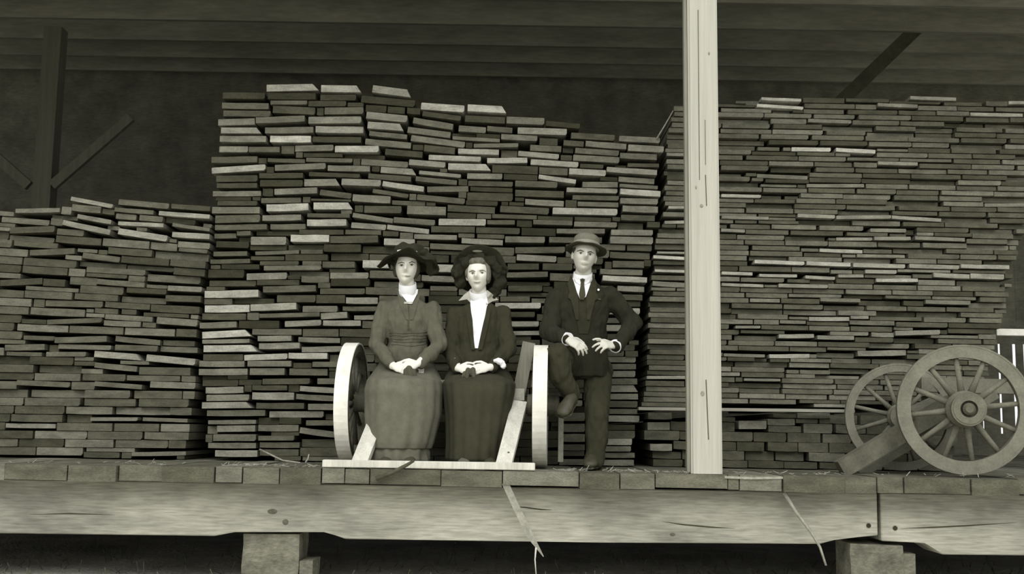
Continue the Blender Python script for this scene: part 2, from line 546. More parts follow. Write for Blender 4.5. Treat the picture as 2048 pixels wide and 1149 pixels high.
# ================================================================== lumber stacks
# board ends read off the three stacks: (x0, top at x0, x1, top at x1, thickness, tone), picture units turned into metres on each stack's front
CENTRE = [
(533,169,638,167,15,152),(642,170,723,171,15,155),(745,170,823,180,16,134),(445,184,530,185,14,66),(536,186,632,186,15,60),(640,188,712,188,13,66),(722,190,830,200,15,62),
(443,204,537,205,14,94),(446,220,541,221,13,86),(545,210,630,214,16,78),(649,215,727,214,15,96),
(436,238,510,236,14,116),(512,234,610,230,15,104),(617,234,723,233,15,124),(733,224,815,232,15,124),(842,205,929,211,15,165),(935,209,1013,213,15,168),
(845,222,922,232,11,74),(930,230,1010,234,14,72),(826,234,906,247,14,100),
(442,255,523,255,13,136),(530,255,627,253,14,102),(631,252,727,253,15,138),(735,243,808,248,15,138),(738,261,814,268,11,100),(815,253,901,264,13,104),(917,250,972,254,13,110),(974,252,1025,256,12,88),
(440,272,533,272,14,120),(540,271,622,271,15,167),(625,272,722,273,13,66),(730,276,822,284,14,102),(822,270,930,284,13,108),(905,273,1000,278,10,104),(947,283,1037,282,13,100),
(438,292,496,292,13,120),(498,294,560,294,12,88),(590,291,667,289,13,108),(670,292,758,292,14,157),(770,297,845,303,13,72),(848,290,910,296,14,74),(916,295,998,297,14,142),
(423,314,515,312,14,84),(535,316,610,318,9,80),(612,315,705,317,9,90),(722,317,816,323,13,100),(818,319,891,325,12,130),(857,309,962,313,11,148),(896,326,982,328,14,152),(974,316,1055,315,15,152),
(423,335,531,328,13,150),(549,329,651,325,13,106),(655,329,740,330,14,114),(761,333,833,338,13,124),(838,341,922,349,8,122),(934,346,1005,347,12,116),
(432,351,515,350,14,70),(434,367,515,366,11,72),(518,346,606,345,12,66),(520,360,606,360,14,62),(618,344,720,348,9,66),(736,346,822,352,12,80),(831,352,914,360,11,88),
(608,358,680,357,15,120),(683,356,762,359,15,126),(765,362,848,373,12,144),(854,373,937,372,12,92),(936,361,1026,363,15,78),(934,381,1026,383,20,70),
(425,382,522,381,12,108),(548,377,634,374,13,114),(640,379,703,387,12,82),(705,388,781,392,16,112),(745,377,817,388,9,84),(834,389,930,398,12,86),
(435,402,515,402,10,72),(424,414,520,414,14,106),(522,396,602,395,11,86),(533,409,617,406,16,162),(627,405,706,405,15,154),(622,393,702,395,9,74),(728,411,803,412,15,80),(814,411,892,414,18,102),(895,409,990,414,14,76),(1000,411,1098,416,14,78),
(430,431,520,429,16,86),(524,430,602,428,13,114),(615,427,700,428,9,78),(614,439,693,438,15,150),(705,425,786,437,10,106),(787,434,870,440,12,96),(877,437,972,438,14,144),(974,440,1030,440,10,82),
(430,450,534,448,12,88),(540,448,611,447,12,92),(428,467,472,466,11,86),(474,463,502,462,10,88),(702,444,772,449,12,120),(774,449,858,458,11,134),(828,465,914,467,14,114),(862,452,950,453,13,72),(952,454,1040,456,13,70),
(502,474,573,474,17,120),(582,470,659,470,16,160),(660,472,756,470,16,78),(768,477,830,479,14,146),(923,476,1006,480,12,120),(1010,473,1090,474,13,102),(432,482,498,484,13,58),
(426,503,494,502,10,86),(510,503,598,500,8,92),(420,519,500,517,10,80),(860,487,947,491,12,90),(1030,495,1130,494,13,80),(1033,509,1113,513,13,120),
(528,532,643,531,10,100),(493,547,574,545,14,120),(645,523,710,523,14,82),(725,520,778,521,16,157),(660,545,737,545,13,112),(602,552,658,552,14,92),(866,529,912,530,16,144),(843,550,915,553,13,108),(860,572,915,573,10,88),(1015,527,1078,527,13,66),(1085,527,1145,528,14,68),(1013,545,1096,543,12,90),(1016,571,1085,571,12,70),
(526,573,632,570,14,88),(640,577,730,577,12,75),(409,582,517,579,16,152),(409,611,499,609,16,160),(501,609,593,605,15,137),(605,612,675,612,13,102),(692,595,756,595,14,128),(685,613,760,613,10,84),
(519,628,640,625,9,88),(642,627,695,624,13,120),(708,631,760,630,10,112),(570,641,643,638,14,122),(646,641,722,641,12,132),(400,646,474,643,13,100),
(404,664,502,659,14,164),(405,680,500,678,9,112),(407,691,515,690,14,160),(515,672,583,671,12,120),(518,687,600,685,13,124),(596,674,680,676,13,110),(603,694,685,692,12,120),
(488,710,575,707,12,150),(577,706,655,706,13,154),(398,722,489,722,13,106),(397,738,495,737,14,112),(495,722,583,722,12,106),(500,737,570,737,14,102),(578,737,655,738,14,88),(625,724,690,724,11,92),
(525,758,620,757,12,75),(634,757,680,757,12,96),(411,775,487,773,14,120),(412,790,498,789,13,114),(404,805,504,804,13,130),(505,771,575,771,11,72),(600,772,672,776,12,124),(504,785,588,785,16,127),(592,788,672,792,12,98),(512,806,608,806,13,75),(616,808,672,808,13,106),
(413,821,530,820,13,88),(538,823,647,823,13,114),(416,841,512,840,9,106),(434,852,511,851,13,114),(516,850,597,850,14,98),(599,855,670,864,13,106),(612,841,670,841,11,88),
(426,869,512,869,14,96),(416,886,512,886,12,100),(430,901,515,901,14,128),(517,872,589,872,10,90),(519,885,599,885,12,85),(519,899,597,899,14,80),
(1013,232,1089,235,15,107),(1035,254,1134,257,14,132),(1002,266,1075,270,13,114),(1092,242,1160,248,13,62),(1142,264,1230,269,13,80),(1238,271,1320,275,12,114),(1171,281,1253,287,13,112),(1256,288,1328,292,14,120),
(1060,289,1123,292,13,92),(1127,279,1168,282,12,80),(1150,295,1238,301,12,96),(1146,309,1239,314,13,107),(1240,305,1314,308,13,100),(1036,302,1118,309,12,132),(1061,318,1157,324,12,140),(1255,327,1318,328,8,82),
(1138,336,1212,340,13,152),(1213,334,1314,340,12,134),(1077,349,1152,359,10,142),(996,343,1063,345,10,92),(1030,361,1115,364,13,85),(1165,363,1236,363,12,107),(1237,353,1309,358,11,107),(1239,367,1316,371,8,100),(1133,375,1235,378,10,124),(1240,377,1321,382,13,161),(1030,379,1128,382,14,75),
(1050,397,1128,401,13,114),(1145,390,1238,392,10,82),(1155,403,1237,405,10,98),(1240,396,1316,398,12,110),(1105,415,1235,418,14,148),(1245,411,1316,413,14,120),(1242,429,1310,431,12,82),(1066,440,1145,442,10,86),(1148,443,1234,445,11,104),
(1113,457,1210,457,11,104),(1222,459,1306,460,12,118),(1220,473,1306,475,15,114),(1098,474,1150,475,12,86),(1220,503,1300,506,14,80),(1225,522,1288,523,14,86),(1200,538,1285,540,12,102),(1205,551,1294,555,12,154),(1235,571,1289,573,12,120),(1240,589,1285,590,12,75),
(1000,593,1060,593,11,82),(990,606,1082,606,12,150),(1010,643,1078,643,11,134),(1014,663,1084,662,9,130),(1010,624,1070,624,11,64),(1010,680,1080,680,11,70),
(1190,616,1280,617,13,142),(1190,636,1270,636,11,86),(1190,650,1270,650,13,127),(1195,668,1268,668,12,70),(1195,690,1270,690,12,72),(1200,713,1272,714,12,107),(1200,728,1272,728,12,104),(1205,742,1271,742,13,117),
(1205,757,1275,757,13,96),(1205,771,1276,771,14,122),(1205,788,1276,788,12,114),(1205,802,1275,803,13,82),(1205,818,1275,818,11,96),(1205,831,1279,832,13,132),(1205,850,1270,850,11,56),(1205,878,1264,878,13,144),(1205,893,1262,893,11,106),(1205,906,1270,906,11,102),(1205,920,1268,920,13,117),
(1128,786,1165,786,12,100),(1128,801,1165,801,12,130),(1120,826,1170,826,17,100),(1118,848,1170,848,17,106),(1118,868,1170,868,17,108),(1118,889,1170,889,13,84),(1118,919,1170,919,12,106),
]
LEFT = [
(142,393,226,409,9,132),(237,398,338,407,12,96),(230,415,308,421,10,92),(318,422,425,429,10,138),(342,407,425,412,11,75),(32,418,121,416,10,112),(127,440,222,460,12,126),(155,428,223,440,10,118),(-20,420,28,424,10,100),
(237,443,328,447,9,138),(238,457,336,472,13,142),(345,446,425,456,8,98),(345,464,425,468,12,134),(355,482,424,486,13,110),
(172,533,290,540,12,92),(195,558,290,565,12,94),(335,571,408,574,11,114),(330,590,405,592,13,80),(90,600,205,603,13,85),(210,603,300,608,13,80),
(210,628,305,634,11,102),(313,634,395,640,14,107),(95,640,205,636,10,85),(110,675,215,672,13,94),(230,672,320,680,12,90),(10,690,90,688,13,94),(92,704,172,704,10,98),
(189,702,284,709,13,134),(293,709,392,718,14,137),(190,725,275,733,12,98),(33,760,140,765,11,92),(190,763,285,770,10,96),(300,763,393,766,13,114),
(180,835,275,835,8,112),(285,835,375,838,8,98),(12,847,112,848,10,124),(263,905,372,903,9,104),(60,500,150,496,13,84),(165,505,240,514,12,92),(20,455,110,452,13,80),(0,560,85,556,13,72),
]
RIGHT = [
(1522,195,1602,198,7,154),(1513,208,1606,214,7,164),(1820,192,1912,195,8,118),(1755,206,1835,209,8,114),(1940,225,2045,227,8,128),(2017,202,2065,202,7,132),(1616,237,1703,240,8,106),(1583,294,1662,295,9,154),(1671,296,1750,300,9,158),(1756,322,1836,324,8,117),(1514,347,1616,351,9,97),
(1333,305,1379,306,7,108),(1442,388,1522,390,7,138),(1336,413,1379,413,6,132),(1329,442,1379,441,7,130),(1443,432,1537,434,7,112),(1442,457,1490,459,7,120),(1594,428,1669,431,8,120),(1671,432,1781,431,8,114),(1783,431,1882,437,8,127),(1740,457,1812,458,8,110),
(1672,475,1745,475,7,117),(1747,474,1820,474,8,117),(1830,472,1930,476,8,107),(1970,406,2050,406,8,102),(1613,368,1728,368,8,107),
(1639,497,1725,500,8,134),(1508,520,1608,524,8,154),(1612,523,1700,526,9,142),(1706,526,1810,529,9,128),(1818,528,1918,531,9,120),(1920,529,2017,531,9,131),(1518,548,1594,549,7,131),(1610,551,1670,554,7,122),(1676,549,1727,549,7,114),(1729,540,1792,541,8,124),(1752,557,1836,557,8,143),(1866,546,1938,549,10,122),(1940,547,2008,549,11,122),
(1314,503,1379,504,5,117),(1306,511,1379,515,7,154),(1309,539,1379,541,6,141),(1305,562,1379,566,11,102),(1443,543,1505,545,7,138),(1443,566,1527,569,7,131),(1556,568,1655,570,8,114),(1618,634,1699,634,9,134),(1701,632,1737,632,7,116),(1470,652,1520,652,6,110),(1557,669,1628,668,9,131),(1634,671,1708,672,9,112),(1538,709,1619,708,9,131),(1447,707,1530,709,7,102),(1715,702,1812,700,12,110),
(1293,752,1380,752,7,122),(1628,808,1700,809,7,118),(1487,757,1560,758,6,112),(1477,842,1533,842,17,120),(1296,826,1344,826,14,96),(1295,845,1340,845,16,104),(1300,888,1344,888,15,108),(1535,838,1590,838,14,100),(1594,826,1660,826,12,92),
(1443,745,1480,745,8,112),(1500,597,1560,598,8,104),(1640,596,1720,598,8,96),(1560,640,1612,641,8,98),(1790,662,1880,660,10,112),(1600,740,1660,741,9,88),(1850,600,1940,602,9,98),(1700,640,1790,642,10,92),
]
RIGHT = [b[:5] + (min(180, b[5] * 1.1),) for b in RIGHT]
_rng = random.Random(11)


def interp(v, pts):
    return float(np.interp(v, [p[0] for p in pts], [p[1] for p in pts]))


class Stack:
    def __init__(s, ox, oy, w, h):
        s.ox, s.oy = ox, oy; s.occ = np.zeros((h, w), bool)

    def mark(s, x0, yt0, x1, yt1, h, m=1):
        a = max(0, int(x0 - m - s.ox)); b = min(s.occ.shape[1], int(x1 + m - s.ox) + 1)
        for c in range(a, b):
            t = (c + s.ox - x0) / max(1, x1 - x0); y = yt0 + (yt1 - yt0) * t
            s.occ[max(0, int(round(y - s.oy))):max(0, int(round(y + h - s.oy))), c] = True

    def clash(s, x0, yt0, x1, yt1, h):
        """height left free from the top of this board on, and how much must come off its top"""
        a = max(0, int(x0 - s.ox)); b = min(s.occ.shape[1], int(x1 - s.ox) + 1)
        hh = int(round(h)); free = np.ones(hh, bool)
        for c in range(a, b):
            t = (c + s.ox - x0) / max(1, x1 - x0); y = int(round(yt0 + (yt1 - yt0) * t - s.oy))
            if y < 0 or y + hh > s.occ.shape[0]: continue
            free &= ~s.occ[y:y + hh, c]
        return free


def best_run(free):
    best = (0, 0); i = 0
    while i < len(free):
        if free[i]:
            j = i
            while j < len(free) and free[j]: j += 1
            if j - i > best[1] - best[0]: best = (i, j)
            i = j
        else: i += 1
    return best


def fill(explicit, left, right, top, bottom, pitch, width, slope, tones, minh):  # noqa
    xs0 = min(p[1] for p in left) - 5; xs1 = max(p[1] for p in right) + 60
    st = Stack(int(xs0) - 5, 120, int(xs1 - xs0) + 80, 900)
    out = []
    for (x0, a, x1, b, h, v) in explicit:          # boards read off the photograph, trimmed where two readings overlap
        fr = st.clash(x0 + 1, a, x1 - 1, b, h)
        i, j = best_run(fr)
        if j - i < 5: continue
        st.mark(x0, a + i, x1, b + i, j - i, 0.6)
        out.append((x0, a + i, x1, b + i, j - i, v, 0))
    for rnd in range(3):
        y = min(p[1] for p in top) + rnd * pitch * .45
        while y < bottom(1000) + 10:
            x = interp(y, left) + _rng.uniform(-4, 5)
            xr = interp(y, right)
            while x < xr - 12:
                w = _rng.uniform(*width) if rnd == 0 else _rng.uniform(width[0] * .45, width[1] * .9)
                x1 = min(x + w, xr + _rng.uniform(-5, 4))
                # shorten to the free span at mid height
                ymid = y + slope(x, y) + pitch * .4
                c0 = int(x - st.ox); row = int(ymid - st.oy)
                if 0 <= row < st.occ.shape[0] and 0 <= c0 < st.occ.shape[1] and st.occ[row, c0]:
                    x += 3; continue
                if 0 <= row < st.occ.shape[0]:
                    seg = st.occ[row, c0:int(x1 - st.ox)]
                    hit = np.argmax(seg) if seg.any() else len(seg)
                    x1 = min(x1, x + hit - 1)
                if x1 - x < (22 if rnd == 0 else 14): x = x1 + 3; continue
                ya, yb = y + slope(x, y), y + slope(x1, y)
                hgt = pitch
                fr = st.clash(x + 1, ya, x1 - 1, yb, hgt)
                i, j = best_run(fr)
                xm = (x + x1) / 2
                if j - i >= minh and ya + i > interp(xm, top) and yb + j < bottom(xm) + 3:
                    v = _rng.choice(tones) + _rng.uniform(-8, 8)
                    out.append((x, ya + i, x1, yb + i, j - i, v, 1 + rnd))
                    st.mark(x, ya + i, x1, yb + i, j - i, 0.6)
                x = x1 + _rng.choice((1.2, 1.5, 2, 3, 7))
            y += pitch
    return out


# unit board ends: x across (-.5..), y back (0..1), z (-.5..); a few with wane or skew cuts
def board_mesh(kind):
    prof = {0: [(-.5, -.5), (.5, -.5), (.5, .5), (-.5, .5)],
            1: [(-.5, -.5), (.47, -.5), (.5, -.25), (.5, .42), (.485, .5), (-.49, .5), (-.5, .38)],
            2: [(-.5, -.5), (.5, -.5), (.5, .5), (-.38, .5)],
            3: [(-.5, -.5), (.5, -.5), (.38, .5), (-.5, .5)],
            4: [(-.5, -.42), (-.2, -.48), (.2, -.5), (.5, -.46), (.5, .46), (.15, .5), (-.2, .46), (-.5, .5)]}[kind]
    bm = bmesh.new()
    A = [bm.verts.new((x, 0, z)) for x, z in prof]; B = [bm.verts.new((x, 1, z)) for x, z in prof]
    bm.faces.new(A); bm.faces.new(B[::-1])
    for i in range(len(A)):
        j = (i + 1) % len(A); bm.faces.new((A[i], B[i], B[j], A[j]))
    bmesh.ops.recalc_face_normals(bm, faces=bm.faces)
    me = bpy.data.meshes.new('board_end_%d' % kind); bm.to_mesh(me); bm.free(); me.materials.append(LUMBER)
    return me


BOARD = {k: board_mesh(k) for k in range(5)}


def shade_word(v):
    return 'pale' if v > 145 else 'light grey' if v > 112 else 'mid grey' if v > 90 else 'dark grey' if v > 70 else 'very dark'


def place(b, Y, length):
    """matrix of one board whose end shows as b on the stack front Y"""
    x0, ya, x1, yb, h, v, rnd = b
    y = Y + (_rng.choice((-.012, -.006, 0, 0, .004, .008)) if rnd == 0 else _rng.choice((-.004, 0, .004, .008, .012, .05)))
    if v > 120: y -= .006
    p0 = Q(x0 + .4, ya + h / 2, Y); p1 = Q(x1 - .4, yb + h / 2, Y)
    w = (p1 - p0).length; ang = math.atan2(p1.z - p0.z, p1.x - p0.x)
    hh = max(.012, (h - .8) / scale_at(Y))
    c = (p0 + p1) / 2; c.y = y
    low = c.z - hh / 2 - abs(math.sin(ang)) * w / 2
    if low < .003:                       # the bottom course rests on the deck
        cut = .003 - low; hh -= cut; c.z += cut / 2
        if hh < .02: return None
    return Matrix.Translation(c) @ Matrix.Rotation(-ang, 4, 'Y') @ Matrix.Diagonal((w, length + _rng.uniform(-.2, .2), hh, 1))


HIDE = [(772, 600, 862, 925), (905, 612, 1006, 925), (1100, 600, 1222, 745), (1378, 0, 1444, 950), (1170, 740, 1212, 945)]


def hidden(b):
    return any(b[0] > h[0] and b[2] < h[2] and b[1] > h[1] and b[3] + b[4] < h[3] for h in HIDE)


UNITS = ['first', 'second', 'third', 'fourth', 'fifth', 'sixth', 'seventh', 'eighth', 'ninth']
def ordinal(n):
    if n < 10: return UNITS[n - 1]
    if n < 20: return ['tenth', 'eleventh', 'twelfth', 'thirteenth', 'fourteenth', 'fifteenth', 'sixteenth', 'seventeenth', 'eighteenth', 'nineteenth'][n - 10]
    t, u = divmod(n, 10); tens = ['twent', 'thirt', 'fort', 'fift', 'sixt', 'sevent', 'eight', 'ninet'][t - 2]
    return tens + 'ieth' if u == 0 else tens + 'y-' + UNITS[u - 1]




def build_stack(boards, Y, length, name, where, group, pitch, slope, limit, mass_name, mass_label, y_top):
    vis = [b for b in boards if not hidden(b) and b[2] > 2 and b[0] < 2046]
    vis.sort(key=lambda b: (b[6] > 0 and b[4] < 7, -(b[2] - b[0]) * b[4] * (1.5 if b[6] == 0 else 1)))
    keep = set(id(b) for b in vis[:limit])
    rows = {}
    for b in boards:
        if id(b) in keep:
            xm = (b[0] + b[2]) / 2; r = int(round(((b[1] + b[3]) / 2 - slope(xm, b[1]) - y_top) / pitch)) + 1
            rows.setdefault(max(1, r), []).append(b)
    n = 0
    for r, (rk, row) in enumerate(sorted(rows.items())):
        row.sort(key=lambda b: b[0])
        for k, b in enumerate(row):
            kind = _rng.choice((0, 1, 1, 4, 4)) if b[5] < 118 else _rng.choice((1, 4, 4, 1, 3 if b[4] > 12 else 4))
            m = place(b, Y, length)
            if m is None: continue
            o = bpy.data.objects.new(name, BOARD[kind]); COL.objects.link(o)
            o.matrix_world = m; o.color = tone(0.96 * b[5] - 7)
            put(o, '%s board end in %s, %s row down, %s along the row' % (shade_word(b[5]), where, ordinal(r + 1), ordinal(k + 1)), 'board', group); n += 1
    rest = [b for b in boards if id(b) not in keep]
    if rest:
        vs, fs, cs = [], [], []
        for b in rest:
            m = place(b, Y, length)
            if m is None: continue
            me = BOARD[_rng.choice((0, 1, 4))]; base = len(vs)
            vs += [m @ v.co for v in me.vertices]
            for p in me.polygons: fs.append([base + i for i in p.vertices]); cs.append(tone(0.96 * b[5] - 7))
        me = bpy.data.meshes.new(mass_name); me.from_pydata(vs, [], fs)
        at = me.color_attributes.new('tone', 'FLOAT_COLOR', 'CORNER')
        buf = []
        for p, c in zip(me.polygons, cs): buf += list(c) * len(p.vertices)
        at.data.foreach_set('color', buf)
        put(link(mass_name, me, LUMBER_ATTR), mass_label, 'lumber', kind='stuff')
    return n


def edge_y(px): return 941 + (px - 1024) * math.tan(ROLL)   # the deck edge


cs = lambda x, y: (0.055 * max(0, x - 720) - 0.0) * max(0.0, 1 - (y - 190) / 520)
ls = lambda x, y: (0.085 * (x - 60)) * max(0.12, 1 - (y - 400) / 420)
rs = lambda x, y: 0.018 * (x - 1340)
YC, YL, YR_ = 1.25, 1.22, 1.28
floor_at = lambda Y: (lambda x: HORIZON + (edge_y(x) - 941) + CAM_H * scale_at(Y) + 5)
cb = fill(CENTRE, [(150, 520), (200, 440), (330, 424), (480, 428), (580, 410), (780, 400), (860, 414), (940, 420)], [(230, 1160), (270, 1328), (420, 1318), (520, 1300), (650, 1276), (760, 1276), (850, 1280), (940, 1268)],
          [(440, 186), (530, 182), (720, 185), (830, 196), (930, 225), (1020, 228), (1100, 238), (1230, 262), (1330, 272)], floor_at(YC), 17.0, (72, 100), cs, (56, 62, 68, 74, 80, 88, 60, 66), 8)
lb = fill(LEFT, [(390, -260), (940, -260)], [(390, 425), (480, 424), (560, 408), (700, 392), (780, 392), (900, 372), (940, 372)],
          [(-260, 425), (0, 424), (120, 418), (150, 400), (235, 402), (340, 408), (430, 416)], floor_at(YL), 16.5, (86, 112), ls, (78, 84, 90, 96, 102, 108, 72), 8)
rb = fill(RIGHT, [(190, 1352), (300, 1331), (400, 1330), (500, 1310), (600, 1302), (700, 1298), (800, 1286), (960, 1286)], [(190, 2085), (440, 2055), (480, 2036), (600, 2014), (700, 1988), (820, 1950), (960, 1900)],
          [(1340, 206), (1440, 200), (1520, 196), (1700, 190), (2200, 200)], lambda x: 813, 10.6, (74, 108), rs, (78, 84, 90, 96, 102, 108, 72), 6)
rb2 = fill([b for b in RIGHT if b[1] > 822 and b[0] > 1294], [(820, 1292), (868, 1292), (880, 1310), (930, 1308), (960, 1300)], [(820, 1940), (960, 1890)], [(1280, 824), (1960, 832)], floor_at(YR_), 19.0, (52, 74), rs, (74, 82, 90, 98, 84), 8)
rb = [b for b in rb if b[1] < 822] + rb2
_lim = [(380, 420), (480, 420), (500, 414), (560, 405), (650, 394), (700, 391), (940, 391)]
lb = [(b[0], b[1], min(b[2], interp(b[1], _lim)), b[3]) + tuple(b[4:]) for b in lb]
nc = build_stack(cb, YC, 3.6, 'thick_plank', 'tall middle stack', 'thick planks of the tall middle stack', 17.0, cs, 318, 'middle_stack_lumber', 'small plank ends filling the gaps of the middle stack and behind the sitters', 165)
nl = build_stack(lb, YL, 3.8, 'warped_plank', 'sagging stack', 'warped planks of the sagging stack', 16.5, ls, 190, 'sagging_stack_lumber', 'more warped planks of the sagging stack beyond the view', 395)
nr = build_stack(rb, YR_, 3.4, 'thin_board', 'stack behind post', 'thin boards of the stack behind the post', 10.6, rs, 300, 'thin_lumber', 'the many narrow thin boards between those of the stack behind the post', 190)
print('boards', nc, nl, nr, len(cb), len(lb), len(rb))
# the long sticker lath laid across the stack behind the post
bm = bmesh.new(); bar(bm, Q(1276, 818, YR_ - .1), Q(1706, 823, YR_ - .1), .022, .09, (0, 0, 1))
put(bm_obj('spacer_lath', bm, surf('lath_wood', 128, (4, 10, 60), .2)), 'long thin pale spacer lath laid across the stack behind the post', 'lath')
# ================================================================== the two carts
M_TYRE = surf('worn_pale_tyre', 200, (7, 7, 7), 0.12, 0.7, fine=(22, 22, 22), bstr=.1)
M_WHEELWOOD = surf('dark_wheel_wood', 74, (10, 10, 10), .3, .9)
M_SHAFT = surf('pale_shaft_wood', 172, (12, 12, 3), .18, .85, fine=(90, 90, 8))
M_SHAFT_DK = surf('grey_shaft_wood', 104, (12, 12, 3), .25, .85, fine=(90, 90, 8))
M_CARTWOOD = surf('cart_timber', 92, (8, 8, 8), .3, .9)
M_GREYWHEEL = surf('weathered_grey_wheel', 92, (9, 9, 9), .22, .9, fine=(70, 70, 70))
M_GREYRIM = surf('weathered_grey_rim', 100, (9, 9, 9), .2, .85, fine=(70, 70, 70))
M_IRON = surf('dull_iron', 78, (30, 30, 30), .25, .55)


def wheel(parent, c, axis, R, width, rim_t, hub_r, hub_out, hub_in, n, mats, phase=0.0, dish=.04, spoke_r=.017):
    """spoked wheel: felloe ring (the part) with tyre, hub, cap and spokes as its pieces"""
    rim_m, tyre_m, spoke_m, hub_m = mats
    ax = Vector(axis).normalized(); u = Vector((0, 0, 1)); v = ax.cross(u).normalized(); u = v.cross(ax)
    c = Vector(c)

    def at(r, t, a): return c + (u * math.cos(t) + v * math.sin(t)) * r + ax * a

    def ring(r0, r1, w, m=56):
        bm = bmesh.new(); prof = [(r0, -w / 2), (r1, -w / 2), (r1, w / 2), (r0, w / 2)]
        vs = [[bm.verts.new(at(r, 2 * math.pi * k / m, a)) for r, a in prof] for k in range(m)]
        for k in range(m):
            for i in range(4):
                bm.faces.new((vs[k][i], vs[k][(i + 1) % 4], vs[(k + 1) % m][(i + 1) % 4], vs[(k + 1) % m][i]))
        return bm
    rim = bm_obj('wheel', ring(R - rim_t, R - .010, width * .94), rim_m, parent)
    bm_obj('tyre', ring(R - .0115, R, width), tyre_m, rim)
    bm = bmesh.new()
    prof = [(hub_r * .72, -hub_in), (hub_r * .86, -hub_in * .9), (hub_r, -hub_in * .3), (hub_r, hub_out * .25), (hub_r * .84, hub_out * .45), (hub_r * .80, hub_out), (hub_r * .45, hub_out), (hub_r * .45, hub_out * .75)]
    m = 28
    vs = [[bm.verts.new(at(r, 2 * math.pi * k / m, a)) for r, a in prof] for k in range(m)]
    for k in range(m):
        for i in range(len(prof) - 1):
            bm.faces.new((vs[k][i], vs[k][i + 1], vs[(k + 1) % m][i + 1], vs[(k + 1) % m][i]))
    bm.faces.new([r[0] for r in vs]); bm.faces.new([r[-1] for r in vs][::-1])
    bm_obj('hub', bm, hub_m, rim)
    bm = bmesh.new(); tube(bm, [at(0, 0, hub_out * .6), at(0, 0, hub_out * 1.0), at(0, 0, hub_out * 1.12)], [hub_r * .34, hub_r * .33, hub_r * .2], 14); bm_obj('axle_nut', bm, M_IRON, rim)
    for sgn, a in ((1, hub_out * .9), (-1, -hub_in * .85)):
        bm = bmesh.new(); prof = [(hub_r * .8, a - .012), (hub_r * .9, a - .012), (hub_r * .9, a + .012), (hub_r * .8, a + .012)]
        vs = [[bm.verts.new(at(r, 2 * math.pi * k / m, x)) for r, x in prof] for k in range(m)]
        for k in range(m):
            for i in range(4): bm.faces.new((vs[k][i], vs[k][(i + 1) % 4], vs[(k + 1) % m][(i + 1) % 4], vs[(k + 1) % m][i]))
        bm_obj('hub_band', bm, M_IRON if sgn < 0 else hub_m, rim)
    for k in range(n):
        t = phase + 2 * math.pi * k / n
        bm = bmesh.new()
        pts = [at(hub_r * .9, t, dish * .1), at(hub_r + (R - hub_r) * .3, t, dish * .06), at(R - rim_t + .01, t, 0)]
        tube(bm, pts, [spoke_r * 1.35, spoke_r, spoke_r * .92], 8)
        bm_obj('spoke', bm, spoke_m, rim, True)
    return rim


# ---- the lumber buggy the women sit on
WR = 0.405
cl = Vector((-1.070, .655, WR + .012)); cr = Vector((.205, .60, WR + .012))
axd = (cr - cl).normalized()                      # points from the far wheel to the near one
fwd = Vector((axd.y, -axd.x, 0)).normalized()     # towards the deck edge
if fwd.y > 0: fwd = -fwd
cart = empty('lumber_buggy', ((cl + cr) / 2 * 1.0).to_3d() * 1.0)
cart.location.z = 0
put(cart, 'two-wheeled lumber buggy with wide pale tyres carrying the two women', 'cart')
mats = (M_WHEELWOOD, M_TYRE, surf('grey_spoke', 96, (20, 20, 20), .25), M_WHEELWOOD)
wheel(cart, cl, axd, WR, .092, .062, .075, .10, .09, 12, mats, .1)
wheel(cart, cr, axd, WR, .094, .062, .082, .12, .09, 12, mats, .25)
bm = bmesh.new(); tube(bm, [cl - axd * .02, cr + axd * .02], [.033, .033], 14); bm_obj('axle', bm, M_IRON, cart, True)
mid = (cl + cr) / 2
bm = bmesh.new(); bar(bm, cl + axd * .14 + Vector((0, 0, .05)), cr - axd * .30 + Vector((0, 0, .05)), .06, .12, (0, 0, 1)); bm_obj('axle_bed', bm, M_CARTWOOD, cart)
bm = bmesh.new(); bar(bm, cl + axd * .16 + Vector((0, 0, .122)), cr - axd * .28 + Vector((0, 0, .122)), .07, .26, (0, 0, 1)); bm_obj('seat_plank', bm, M_CARTWOOD, cart)
# stakes at the bed ends and the slanting shafts that run down to the front bar
pA, pB = Q(1058, 686, .62), Q(1034, 806, .62)
bm = bmesh.new(); bar(bm, pA, pB, .085, .07, (1, 0, 0)); bm_obj('stake', bm, M_SHAFT_DK, cart)
bm = bmesh.new(); bar(bm, Q(1072, 700, .66), Q(1066, 775, .66), .03, .04, (1, 0, 0)); bm_obj('stake', bm, M_SHAFT_DK, cart)
bm = bmesh.new(); bar(bm, Q(1036, 778, .555), Q(1036, 802, .555), .085, .03, (1, 0, 0)); bm_obj('cleat', bm, surf('cleat_wood', 138, (12, 12, 12), .2), cart)
bm = bmesh.new(); bar(bm, Q(1039, 808, .50), Q(1007, 934, .07), .098, .05, (1, 0, 0)); bm_obj('shaft', bm, M_SHAFT, cart)
bm = bmesh.new(); bar(bm, Q(770, 800, .50), Q(718, 932, .07), .098, .05, (1, 0, 0)); bm_obj('shaft', bm, M_SHAFT, cart)
a, b = Q(646, 928, .045), Q(1070, 935, .045)
bm = bmesh.new(); add_box(bm, ((a.x + b.x) / 2, .06, .027), (b.x - a.x, .09, .045)); bmesh.ops.bevel(bm, geom=bm.edges[:], offset=.004, segments=1, affect='EDGES'); bm_obj('front_bar', bm, M_SHAFT, cart)
bm = bmesh.new(); bar(bm, cr + axd * .14 + Vector((0, .06, -WR + .03)), cr + axd * .14 + Vector((0, .06, -.08)), .035, .03); bm_obj('drag_iron', bm, surf('bent_iron', 120, (30, 30, 30), .2), cart)
